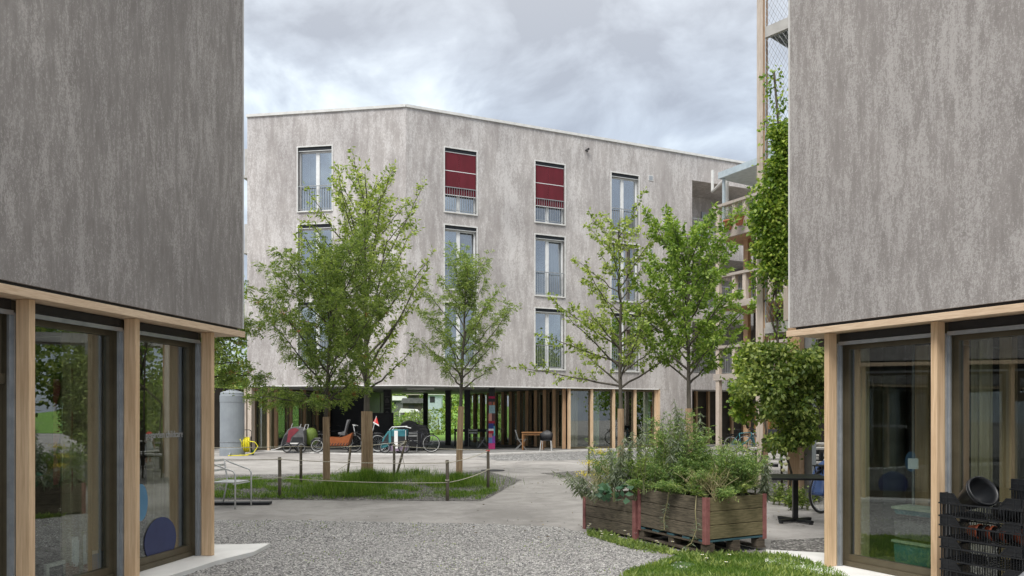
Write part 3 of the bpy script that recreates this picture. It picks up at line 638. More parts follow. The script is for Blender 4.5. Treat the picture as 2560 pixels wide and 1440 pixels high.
def bays(root,Fm,bx,X,x0,n,sp,y0,zg,zt,spec,sgn):
    """posts outer faces at local y=y0, first at x0, spacing sp"""
    pw=.055; pd=.12
    for i in range(n+1):
        x=x0+i*sp
        p=MB(Fm); bx(p,x-pw/2,x+pw/2,y0,y0+pd,zg,zt); p.build('timber_post',m_larchn,root,bevel=.003)
        s=MB(Fm)
        for e in (-1,1):
            xx=x+e*(pw/2+.006); bx(s,xx-.006,xx+.006,y0+pd+.002,y0+pd+.06,zg,zt-.1)
        bx(s,x-pw/2-.03,x-pw/2,y0+pd+.03,y0+pd+.05,zg,zt-.1); bx(s,x+pw/2,x+pw/2+.03,y0+pd+.03,y0+pd+.05,zg,zt-.1)
        s.build('guide_rail',m_steel,root)
        s=MB(Fm); bx(s,x-.045,x+.045,y0+pd+.062,y0+pd+.17,zg,zt); s.build('post_core',m_bronze,root)
    yg=y0+pd+.10
    for i in range(n):
        a=x0+i*sp+.046; b=a+sp-.092; f=MB(Fm); fr=.045
        bx(f,a,b,yg-.02,yg+.06,zg,zg+.05); bx(f,a,a+fr,yg,yg+.06,zg+.05,zt-.16); bx(f,b-fr,b,yg,yg+.06,zg+.05,zt-.16); bx(f,a+fr,b-fr,yg+.0,yg+.06,zg+.05,zg+.115); bx(f,a,b,yg,yg+.06,zt-.16,zt)
        o=f.build('glazing_frame',m_bronze,root)
        g=MB(Fm); bx(g,a+fr,b-fr,yg+.03,yg+.036,zg+.115,zt-.16); g.build('pane',m_glass,o)
        bl=MB(Fm); bx(bl,a,b,y0+pd+.02,yg-.025,zt-.075,zt-.003); bl.build('blind_box',m_black,o)
        bl=MB(Fm); bx(bl,a,b,y0+pd+.0,y0+pd+.02,zt-.12,zt-.085); bl.build('blind_rail',m_steel,o)
        sp_=spec.get(i)
        if sp_:
            for mm,u0,u1 in sp_:
                c=MB(Fm); p,q=X(a+(b-a)*u0),X(a+(b-a)*u1); curtain(c,min(p,q),max(p,q),yg+.13,zg+.02,zt-.05,.11,.03); c.build('curtain',mm,o)
    r=MB(Fm)
    # room shell
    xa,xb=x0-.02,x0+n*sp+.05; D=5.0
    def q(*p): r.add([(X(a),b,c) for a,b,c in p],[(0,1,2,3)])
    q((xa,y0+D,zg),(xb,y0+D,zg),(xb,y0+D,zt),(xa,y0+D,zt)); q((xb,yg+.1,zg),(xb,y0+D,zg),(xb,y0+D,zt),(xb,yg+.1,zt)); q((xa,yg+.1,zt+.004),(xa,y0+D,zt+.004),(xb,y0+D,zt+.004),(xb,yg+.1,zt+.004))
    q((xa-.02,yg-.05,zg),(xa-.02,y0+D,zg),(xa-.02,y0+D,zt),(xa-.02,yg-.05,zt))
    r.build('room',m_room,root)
    r=MB(Fm); q((xa,yg+.06,zg+.01),(xb,yg+.06,zg+.01),(xb,y0+D,zg+.01),(xa,y0+D,zg+.01)); r.build('room_floor',m_roomf,root)
    return yg
# ---- left building
cL=P(606,8.24); dLb=V((.2,1,0)); hbL,htL=2.41,2.475
rootL,FLb,bxL,XL=near_building('plaster_building','dark grey streaked plaster building on the left with childcare lettering on its glass','x' and cL,dLb,-1,hbL,htL,.05,m_wallL,None)
zgL=.05
# post line: local x of (-3.175,7.9)
inv=FLb.inverted(); pl=inv@V((-3.175,7.9,0)); xP=-pl.x; yP=pl.y
spL=1.155
ygL=bays(rootL,FLb,bxL,XL,xP+.03,7,spL,yP,zgL,hbL+.01,{0:[(m_curtg,.04,.5)],1:[(m_curtg,.02,.42)],2:[(m_curtg,.05,1)],3:[(m_curtg,.2,1)]},-1)
p=MB(FLb); pts=[(XL(-.28),-.05),(XL(-.45),.3),(XL(-.2),.6),(XL(9),.6),(XL(9),-.22),(XL(1.2),-.12)]
p.prism([(.42,-.10),(.30,.20),(.2,.55),(-9,.55),(-9,-.05),(-2.2,-.06),(-.6,-.10),(-.1,-.2)],0.0,zgL-.002); p.build('plinth',m_plinth,rootL)
# transom window in the third bay (upper opening light)
t_=MB(FLb); a=xP+.03+2*spL+.046; b=a+spL-.092
bxL(t_,a,b,ygL-.03,ygL+.0,1.78,1.86); bxL(t_,a+.05,a+.11,ygL-.035,ygL-.001,1.86,2.26); bxL(t_,b-.11,b-.05,ygL-.035,ygL-.001,1.86,2.26); bxL(t_,a+.11,b-.11,ygL-.035,ygL-.001,1.86,1.93); bxL(t_,a+.11,b-.11,ygL-.035,ygL-.001,2.19,2.26)
t_.build('transom_light',m_bronze,rootL)
# lettering on the first pane and round stickers
def text(s,size,M,m,name,parent,ext=.001):
    cu=bpy.data.curves.new(name,'FONT'); cu.body=s; cu.size=size; cu.extrude=ext; cu.resolution_u=3
    ob=bpy.data.objects.new('t',cu); COL.objects.link(ob); dg=bpy.context.evaluated_depsgraph_get(); me=bpy.data.meshes.new_from_object(ob.evaluated_get(dg))
    bpy.data.objects.remove(ob); me.materials.clear(); me.materials.append(m)
    off=Vector((0,0,0)); p=parent
    while p is not None: off+=p.location; p=p.parent
    me.transform(Matrix.Translation(-off)@M); o=bpy.data.objects.new(name,me); COL.objects.link(o); o.parent=parent; return o
def onwall(Fm,x,y,z,flip=False): return Fm@T(x,y,z)@(Matrix.Rotation(R(90),4,'X'))
m_lett=mat('lettering_grey',(.34,.35,.35),(.40,.41,.41),5)
m_dot=mat('sticker_blue',(.035,.045,.12),(.045,.06,.15),5,rough=.5); m_dot2=mat('sticker_sky',(.09,.22,.36),(.11,.26,.42),5,rough=.5)
# text runs left to right as seen from outside: local x increases away from the camera
def lx(px,z,yl):  # local x on glass plane for a pixel column on left facade
    k=(px-HX)/F; o=FLb@V((0,yl,0)); d=(FLb@V((1,yl,0)))-o
    return (k*o.y-o.x)/(d.x-k*d.y)
gy=ygL+.024
xt0=lx(366,0,gy); xt1=lx(457,0,gy)
tx=text('pegarden childcare',1.0,Matrix.Identity(4),m_lett,'lettering',None,.008)
tw=max(v.co.x for v in tx.data.vertices); fx_=(xt1-xt0+.012)/tw
tx.data.transform(Matrix.Translation(-rootL.location)@onwall(FLb,xt0-.012,gy,1.55-.235)@Matrix.Diagonal((fx_,1*.10,.2,1))); tx.parent=rootL
def sticker(px,pz,r,rz_,m):
    mb=MB(FLb); x=lx(px,0,gy); n=28; mb.add([(x+r*math.cos(6.2832*i/n),gy,pz+rz_*math.sin(6.2832*i/n)) for i in range(n)]+[(x+r*math.cos(6.2832*i/n),gy+.002,pz+rz_*math.sin(6.2832*i/n)) for i in range(n)],[tuple(range(n)),tuple(range(n,2*n))]+[(i,(i+1)%n,n+(i+1)%n,n+i) for i in range(n)]); mb.build('window_sticker',m,rootL)
sticker(402,.29,.24,.23,m_dot); sticker(352,.70,.10,.18,m_dot2)
# interior things of the left building
def ipt(px,yl): return FLb@V((lx(px,0,yl),yl,0))
c=thing('timber_pillar',ipt(250,ygL+1.0),'pale wooden post standing inside the left building, seen through its second pane','post'); b=MB(T(*c.location)@rz(.2)); b.box(-.07,.07,-.07,.07,.06,2.4); b.build('shaft',m_larchn,c); b=MB(T(*c.location)@rz(.2)); b.box(-.1,.1,-.1,.1,.058,.1); b.build('foot_plate',m_steel,c)
for k,(px,z,w_,h_,lab,mm) in enumerate(((138,.1,.20,.2,'white frame with dark photograph, leftmost on the sill',m_dark),(170,.1,.14,.17,'narrow brown frame between two white frames on the sill',m_tabw),(193,.22,.18,.26,'tall white frame with squiggly picture',m_curt),(232,.1,.17,.22,'pale blue frame at the right of the row on the sill',m_dot2))):
    q=ipt(px,ygL+.13); o=thing('picture_frame',(q.x,q.y,0.06),lab+', inside the left window','picture frame','picture frames on the window sill')
    b=MB(FLb); x=lx(px,0,ygL+.13); b.box(x-w_/2,x+w_/2,ygL+.12,ygL+.15,z,z+h_); b.build('frame',m_wtrim if k!=1 else m_tabw,o)
    b=MB(FLb); b.box(x-w_/2+.03,x+w_/2-.03,ygL+.114,ygL+.119,z+.03,z+h_-.03); b.build('picture',mm,o)
    if z>.15: b=MB(FLb); b.box(x-w_/2-.03,x+w_/2+.03,ygL+.115,ygL+.3,.06,z-.002); b.build('stand',m_tabw,o)
for k,(px,z0,z1,wd,mm,cn) in enumerate(((140,.95,1.85,.05,m_redf,'red'),(158,.85,1.9,.035,m_curtgreen,'pale green'),(185,.75,1.95,.06,m_redf,'broad red'),(198,.9,1.9,.03,m_curtgreen,'narrow green'),(214,.95,1.9,.035,m_curtgreen,'long green'))):
    b=MB(FLb); x=lx(px,0,ygL+.16)
    n=14; vs=[]
    for i in range(n+1):
        z=z0+(z1-z0)*i/n; s_=.012*math.sin(i*1.1+k); vs+=[(x-wd/2+s_,ygL+.16+s_,z),(x+wd/2+s_,ygL+.16-s_,z),(x-wd/2+s_,ygL+.165+s_,z),(x+wd/2+s_,ygL+.165-s_,z)]
    b.add(vs,[(4*i,4*i+1,4*i+5,4*i+4) for i in range(n)]+[(4*i+3,4*i+2,4*i+6,4*i+7) for i in range(n)])
    solo(b,'paper_streamer',mm,f'{cn} paper streamer hanging inside the left window, {["first","second","third","fourth","fifth"][k]} from the left','streamer','paper streamers in the left window')
# ---- right building
cR=V(((1975-HX)/F*7.63,7.63,0)); dRb=V((.575,-1,0)); hbR,htR=2.35,2.413; zgR=.03
rootR,FRb,bxR,XR=near_building('plaster_building','lighter grey rough plaster building on the right above tall timber framed windows','x' and cR,dRb,1,hbR,htR,.03,m_wallR,None)
inv=FRb.inverted(); pr=inv@V((3.128,7.42,0)); xQ=pr.x; yQ=pr.y
pr2=inv@V((3.666,6.484,0)); spR=pr2.x-xQ
ygR=bays(rootR,FRb,bxR,XR,xQ+.03,5,spR,yQ,zgR,hbR+.01,{0:[(m_curtg,.02,.2)],1:[(m_curtg,.08,.28)]},1)
p=MB(FRb); p.prism([(-.62,.35),(-.1,-.28),(.55,-.22),(1.2,-.05),(9,-.05),(9,.5),(0,.9)],0,zgR-.002); p.build('plinth',m_plinth,rootR)
def rx(px,yl):
    k=(px-HX)/F; o=FRb@V((0,yl,0)); d=(FRb@V((1,yl,0)))-o
    return (k*o.y-o.x)/(d.x-k*d.y)
def rpt(px,yl): return FRb@V((rx(px,yl),yl,0))
q=rpt(2225,ygR+.9); c=thing('concrete_pillar',(q.x,q.y,.04),'round dark grey-green concrete pillar inside the right building','pillar'); b=MB(T(*c.location)); b.lathe([(.15,0),(.15,2.3)],24); b.build('shaft',mat('pillar_dark',(.06,.075,.07),(.11,.13,.12),3,(1,1,2)),c,True)
q=rpt(2318,ygR+.7); c=thing('timber_pillar',(q.x,q.y,.04),'knotty pale timber post inside the right building beside the second outer post','post'); b=MB(T(*c.location)@rz(.5)); b.box(-.09,.09,-.07,.07,0,2.2); b.build('shaft',m_larchn,c); b=MB(T(*c.location)@rz(.5)); b.box(-.04,.04,-.09,-.071,1.25,1.4); b.build('switch_plate',m_tabw,c)
q=rpt(2283,ygR+.35); c=thing('socket_box',(q.x,q.y,.04),'small white socket box on its conduit inside the right window','socket'); b=MB(T(*c.location)@rz(-.5)); b.box(-.045,.045,-.03,.03,.98,1.08); b.build('box_body',m_white,c); b=MB(T(*c.location)); b.tube([(0,0,0),(0,0,.978)],.012,6); b.tube([(0,0,1.082),(0,0,2.2)],.012,6); b.build('conduit',m_steel,c)
q=rpt(2300,ygR+.3)
for k,(z,mm,h_,lab) in enumerate(((.05,m_teal,.28,'teal plastic storage box on the floor'),(.36,m_greyf,.2,'clear grey storage box on top of the teal one'),(.585,m_tealm,.07,'small turquoise tray topmost on the storage boxes'))):
    s=thing('storage_box',(q.x,q.y,z),lab+' inside the right building','box','storage boxes inside the right building'); b=MB(T(*s.location)@rz(-1.05)); b.prism([(-.17,0),(.17,0),(.19,h_-.02),(-.19,h_-.02)],-.13,.13,'y'); b.build('box_body',mm,s,bevel=.01); b=MB(T(*s.location)@rz(-1.05)); b.box(-.2,.2,-.145,.145,h_-.019,h_+.005); b.build('lid',m_curtgreen if k!=1 else m_dark,s)
# bench, stairs and number plate further inside / seen through
q=rpt(2190,ygR+3.2); c=thing('stair_flight',(q.x,q.y,.05),'pale steep stair with metal handrail seen through the right building glazing','stairs'); b=MB(T(*c.location)@rz(.35))
for i in range(8): b.box(-.5+.12*i,-.38+.12*i,-.4,.4,.6+.14*i,.64+.14*i)
b.build('treads',m_conc,c); b=MB(T(*c.location)@rz(.35)); b.bar((-.5,-.42,1.5),(.5,-.42,2.3),.03); b.bar((-.5,-.42,.5),(.5,-.42,1.5),.03)
for i in range(6): x=-.4+.17*i; b.bar((x,-.42,.6+.95*(x+.5)),(x,-.42,1.5+.75*(x+.5)),.015)
b.build('handrail',m_steel,c)
q=rpt(2176,ygR+2.4); c=thing('number_plate',(q.x,q.y,1.5),'small red house number plate hanging inside the right building glazing','sign'); b=MB(T(q.x,q.y,1.86)@rz(.35)); b.box(-.07,.07,0,.01,-.07,.07); b.build('plate',m_redf,c)
text('11',.1,T(q.x,q.y,1.86)@rz(.35)@T(-.045,-.004,-.035)@Matrix.Rotation(R(90),4,'X'),m_white,'digits',c)
b=MB(T(q.x,q.y,1.86)@rz(.35)); b.bar((0,0.005,.07),(0,.005,.42),.01); b.build('hanger',m_steel,c)
# far back window light of the right room: pale glazing
b=MB(FRb); 
for i in range(4): b.box(1.2+i*.9,1.26+i*.9,yQ+4.7,yQ+4.8,.05,2.3)
b.build('inner_mullion',m_larchn,rootR)
b=MB(FRb); b.box(1.9,2.5,ygR+1.8,ygR+1.9,.05,1.15); b.build('room_panel',m_curtgreen,rootR)
b=MB(FRb); b.box(2.6,2.72,ygR+.5,ygR+.6,.05,2.3); b.box(1.62,1.72,ygR+.45,ygR+.55,.05,2.3); b.build('inner_post',m_larchn,rootR)

# ================================================================ CRATES (bottom right)
dcr=V((.498,-.867,0)); 
def crate(name,M,label,grp,hh=.18,tab=.075):
    base=M@V((.3,.2,0)); c=thing(name,base,label,'crate',grp); b=MB(M); L_,W_=.6,.4
    def rim(z,t=.012,w=.014):
        b.box(-w,L_+w,-w,0,z-t,z); b.box(-w,L_+w,W_,W_+w,z-t,z); b.box(-w,0,0,W_,z-t,z); b.box(L_,L_+w,0,W_,z-t,z)
    rim(.012); rim(.115); 
    n=30
    for i in range(n+1): x=L_*i/n; ww=.004 if i%6 else .009; b.box(x-ww/2,x+ww/2,-.008,-.002,.012,.103); b.box(x-ww/2,x+ww/2,W_+.002,W_+.008,.012,.103)
    for i in range(19): y=.01+.38*i/18; b.box(-.008,-.002,y-.003,y+.003,.012,.103); b.box(L_+.002,L_+.008,y-.003,y+.003,.012,.103)
    b.box(0,L_,-.001,.003,.018,.10) if False else None
    for i in range(13): x=L_*i/12; b.box(x-.006,x+.006,0,W_,.004,.010)
    for i in range(9): y=W_*i/8; b.box(0,L_,y-.006,y+.006,.0,.0035)
    b.build('basket',m_crate,c)
    for y0,y1 in ((-.013,-.002),(W_+.002,W_+.013)):
        for sx in (0,1):
            b=MB(M); pts=[(0,.116),(.16,.116),(.10,.116+tab),(0,.116+tab)]; pts=[(p if not sx else L_-p,z) for p,z in pts]
            q=[(0,.116+tab-.01),(.105,.116+tab-.01),(.10,.116+tab),(0,.116+tab)]
            b.prism([(0 if not sx else L_,.116),(0.008 if not sx else L_-.008,.116),(.008 if not sx else L_-.008,.116+tab),(0 if not sx else L_,.116+tab)],y0,y1,'y')
            for (pa,pb) in (((.155,.116),(.10,.116+tab)),((0,.116+tab),(.10,.116+tab)),((0,.116+tab*.5),(.125,.116+tab*.5)),((.05,.116),(.05,.116+tab))):
                a_=(pa[0] if not sx else L_-pa[0],(y0+y1)/2,pa[1]); b_=(pb[0] if not sx else L_-pb[0],(y0+y1)/2,pb[1]); b.bar(a_,b_,.011,.009)
            b.prism([((p if not sx else L_-p),z) for p,z in ((.004,.118),(.148,.118),(.096,.114+tab),(.004,.114+tab))],(y0+y1)/2-.001,(y0+y1)/2+.001,'y')
            x0,x1=((-.012,-.003),(L_+.003,L_+.012))[sx]; ya,yb=((0,.11) if y0<0 else (W_-.11,W_)); b.box(x0,x1,ya,yb,.116,.116+tab); b.build('corner_tab',m_crate,c)
    return c
Fs=frame((3.50,6.02),dcr)
ORD=['first','second','third','fourth','fifth','sixth','seventh','eighth','ninth']
nmz=['lowest','second from the ground','third from the ground','fourth from the ground','topmost']
for k in range(5):
    crate('plastic_crate',Fs@T(random.uniform(-.01,.01),random.uniform(-.01,.01),.01+k*.178),f'black slotted plastic crate {nmz[k]} in the front stack by the right window','stacked black crates')
Fs2=frame((3.50,6.02),dcr)@T(.30,.46,0)@rz(R(-4))
for k in range(6):
    crate('plastic_crate',Fs2@T(.0,.0,.01+k*.165),f'black crate, {["lowest","second","third","fourth","fifth","topmost"][k]} in the rear stack behind the front one','stacked black crates',tab=.075)
def pot(M,r,h,m,label,name='plant_pot',cat='pot',grp='pots lying in the crates',ribs=False):
    c=thing(name,M.translation,label,cat,grp); b=MB(M); b.lathe([(r*.68,0),(r,h*.86),(r*1.06,h*.86),(r*1.08,h),(r*.98,h),(r*.94,h*.8),(r*.62,.006)],28); b.build('pot_body',m,c,True)
    b=MB(M); b.ring((0,0,h*.86),(0,0,1),r*1.07,r*.035,28,5); b.build('rim',m,c,True); return c
Z4=.01+4*.178
pot(Fs@T(.12,.14,Z4+.13)@Matrix.Rotation(R(58),4,'Y')@Matrix.Rotation(R(18),4,'X'),.115,.2,m_crate,'large black flower pot lying on its side in the top crate')
for k in range(8): pot(Fs@T(.335+.026*k,.13,Z4+.075)@Matrix.Rotation(R(90),4,'Y'),.062,.075,m_crate,f'small black nested pot in the top crate, {ORD[k]} of the row from the left',grp='nested pots in the top crate')
Z3=.01+3*.178
for k in range(7): pot(Fs@T(.15+.052*k,.12,Z3+.075)@Matrix.Rotation(R(90),4,'Y'),.056,.085,m_brownpot if k%2==0 else m_crate,f'{"rust brown" if k%2==0 else "black"} pot in the second crate from top, {ORD[k]} from the left',grp='nested pots in the second crate')
# grey metal leg bottom right
b=MB(); a=P(2530,4.3,.55); b.bar(a,a+V((.35,-.25,.5)),.035,.035); b.bar(a,a+V((-.08,.05,-.54)),.035); o=solo(b,'folding_stand',m_steel,'grey metal stand leg leaning in at the bottom right corner','stand')

# ================================================================ TIMBER GALLERIES
gy=thing('timber_gallery',P(1898,15.5),'tall weathered timber gallery with wire mesh and climbing plant beside the right building','gallery')
g0=P(1894,15.5); gd=V((.60,-.70,0)).normalized(); Fg=frame((g0.x,g0.y,0),gd)
for x,y,w_ in ((.0,.0,.14),):
    b=MB(Fg); b.box(x-.02,x+.12,y-.0,y+.17,0,14); b.build('post',m_larch_old,gy,bevel=.004)
b=MB(Fg); b.box(.125,.15,.02,.15,0.1,14); b.build('side_board',m_larchdark,gy)
g1=P(1990,13.5)
b=MB(T(g1.x,g1.y,0)@rz(-.75)); b.box(-.11,.11,-.11,.11,0,3.12); b.build('post',m_larchdark,gy,bevel=.004)
b=MB(T(g1.x+.27,g1.y+.1,0)@rz(-.75)); b.box(-.12,.1,-.1,.1,0,3.12); b.build('steel_post',m_steel,gy)
b=MB(T(g1.x+.02,g1.y+.05,0)); b.box(-.12,.12,.12,.3,3.3,3.9) ; b.build('post_stub',m_larch_old,gy)
for z in (3.18,):
    b=MB(Fg); b.box(.16,3.2,-.03,.1,z,z+.16); b.build('beam',m_larch_grey,gy); 
for z in (3.34,6.4,9.45,12.6):
    b=MB(Fg); b.box(.25,3.4,.0,1.6,z,z+.05)
    o=b.build('deck',m_steel,gy); b=MB(Fg); b.box(.22,3.4,-.08,-.0,z-.12,z+.1); b.build('deck_edge',m_conc,o)
    b=MB(Fg)
    for i in range(26): b.box(.25+i*.12,.265+i*.12,.0,1.6,z-.08,z-.002)
    b.build('grating',m_steel,o)
    b=MB(Fg); b.tube([(.2,-.02,z+1.1),(3.3,-.02,z+1.1)],.02,6); b.build('handrail',m_steel,o)
# mesh net: diamond cables
b=MB(Fg); W0,W1,Z0,Z1=.2,2.2,3.4,13.8; st_=.09; hgt=.16
nx=int((W1-W0)/st_)
for i in range(-int((Z1-Z0)/hgt),nx):
    pass
def seg(a,b_,r=.0016):
    n=len(b.v); d=(Vector(b_)-Vector(a)).normalized(); s=Vector((d.z,0,-d.x))*r; a=Vector(a); b_=Vector(b_); b.add([a-s,a+s,b_+s,b_-s,a+V((0,-r,0)),a+V((0,r,0)),b_+V((0,r,0)),b_+V((0,-r,0))],[(0,1,2,3),(4,5,6,7)])
kx=st_/2; kz=hgt/2; W=W1-W0; H_=Z1-Z0
for sgn in (1,-1):
    n0=int((H_*kx/kz)/st_)+1
    for i in range(-n0,nx+1):
        xs=W0+i*st_; # line x = xs + t*kx/kz*... z from Z0
        x_a,z_a=xs,Z0; x_b,z_b=xs+H_*kx/kz,Z1
        if x_b<W0 or x_a>W1: continue
        if x_a<W0: z_a=Z0+(W0-x_a)*kz/kx; x_a=W0
        if x_b>W1: z_b=Z0+(W1-xs)*kz/kx; x_b=W1
        if sgn<0: x_a,x_b=W0+W1-x_a,W0+W1-x_b
        seg((x_a,-.05,z_a),(x_b,-.05,z_b),.0035)
b.build('wire_mesh',m_mesh,gy)
for z in (3.9,5.2,7.6,10.8,12.9):
    b=MB(Fg); b.tube([(.12,.06,z),(.2,-.05,z+.01),(.24,-.05,z)],.018,5); b.build('bracket',m_blackm,gy)
b=MB(Fg); b.tube([(.21,-.05,3.4),(.21,-.05,13.8)],.012,5); b.tube([(.9,-.05,9.5),(.9,-.05,13.8)],.008,5); b.build('steel_cable',m_steel,gy)
# ---- far gallery with balconies (mid right)
h0=P(1797,33.2); hd=V((.575,-1,0)).normalized(); Fh=frame((h0.x,h0.y,0),hd)
gh=thing('balcony_gallery',h0,'weathered timber balcony tower with planter boxes standing right of the grey block','balcony tower')
LZ=[(9.62,10.9),(6.5,7.75),(3.35,4.6)]
for x in (0,2.3,4.6):
    b=MB(Fh); b.box(x-.1,x+.1,-.1,.1,0,LZ[0][1]-.12); b.build('post',m_larch_old,gh,bevel=.01)
for x in (.25,1.6,):
    b=MB(Fh); b.box(x+.35,x+.6,.9,1.1,0,9.5); b.build('inner_post',m_larchdark,gh)
for zf,zr in LZ:
    b=MB(Fh); b.box(-.2,5.2,-.14,-.02,zf-.28,zf); o=b.build('floor_beam',m_larch_grey,gh)
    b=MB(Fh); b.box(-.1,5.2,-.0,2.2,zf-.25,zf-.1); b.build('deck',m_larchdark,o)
    b=MB(Fh); b.box(-.25,5.2,-.16,.14,zr-.12,zr); b.build('top_rail',m_larch_grey,gh)
    for x in (.95,1.55,2.9,3.7): b=MB(Fh); b.box(x-.09,x+.09,-.09,.09,zf,zr-.12); b.build('baluster_post',m_larch_old,gh)
    b=MB(Fh)
    for i in range(34): x=.15+i*.15; b.box(x-.008,x+.008,.1,.115,zf,zr-.13)
    b.build('railing_mesh',m_rail,gh)
    b=MB(Fh); b.box(-.2,-.14,-.1,2.0,zr-.12,zr); b.box(-.2,-.14,-.1,2.,zf-.25,zf); b.build('end_rail',m_larch_grey,gh)
b=MB(Fh); b.quad((0,2.2,0),(5.2,2.2,0),(5.2,2.2,9.6),(0,2.2,9.6)); b.build('back_wall',m_room,gh)
# metal canopy and its posts above
b=MB(Fh); b.box(.2,5.2,-.25,1.9,12.02,12.3); b.build('canopy',m_tealglass,gh)
b=MB(Fh); b.box(.3,.4,-.1,0,LZ[0][0],12.0); b.build('canopy_post',m_tealglass,gh)
b=MB(); q=P(1818,33.4,0); b.tube([(q.x,q.y,9.7),(q.x,q.y,12.3),],.07,8); q2=P(1781,34.4,0); b.tube([(q.x,q.y,12.25),(q2.x,q2.y,11.92),(q2.x,q2.y,12.9)],.075,8); b.build('downpipe',m_wtrim,gh)
# bushy pots on the balcony
for px,lab in ((1820,'terracotta pot with a wispy plant, left one on the top balcony'),(1848,'terracotta pot with a taller plant, right one on the top balcony')):
    q=P(px,32.4 if px<1830 else 31.6,9.64); c=thing('potted_plant',q,lab,'plant pot','pots on the top balcony'); b=MB(T(*q)); b.lathe([(.14,0),(.2,.34),(.22,.34),(.22,.4),(.19,.4)],14); b.build('pot',m_clay,c,True)
    pos=[];d=[]
    for i in range(260): a=random.random()*6.28; rr=random.random()**.5*.28; z=.4+random.random()*.6; pos.append((q.x+rr*math.cos(a),q.y+rr*math.sin(a),q.z+z)); d.append((random.gauss(0,1),random.gauss(0,1),random.gauss(.3,.8)))
    leaves_mesh('leaves',pos,d,[.09]*260,[.015]*260,m_leafsil,c)
# bundle on the loggia
q=FR@V((14.75,.7,9.78))
for k,(dx,dz,r_,mm,lab) in enumerate(((-.1,.28,.34,m_teal,'teal rolled bundle at the bottom of the loggia pile'),(.25,.5,.4,m_curt,'cream folded blanket on the loggia pile'),(-.2,.62,.26,m_flowery,'yellow cushion on top of the loggia pile'),(.35,.85,.22,m_redf,'dark red cushion topmost behind the loggia railing'))):
    b=MB(FR@T(14.8+dx*1.1,.6+.05*k,9.78+dz)@Matrix.Scale(.62,4,(0,0,1))); b.lathe([(r_*math.cos(R(a))*1+.0,r_*math.sin(R(a))) for a in range(-85,90,17)],14); solo(b,'cushion',mm,lab,'cushion','things piled on the top loggia',smooth=True)
# ground floor under far gallery: old door, steps
b=MB(Fh@T(2.1,.4,0)); b.box(-.42,.42,0,.05,.02,2.0); c=thing('wooden_door',(Fh@V((2.1,.4,0))),'old orange-brown panelled wooden door standing under the balcony tower','door'); b.build('door_leaf',m_tabw,c)
b=MB(Fh@T(2.1,.4,0)); 
for z in (.2,.85,1.45): b.box(-.3,.3,-.012,-.001,z,z+.45)
b.build('panel',m_orange,c)
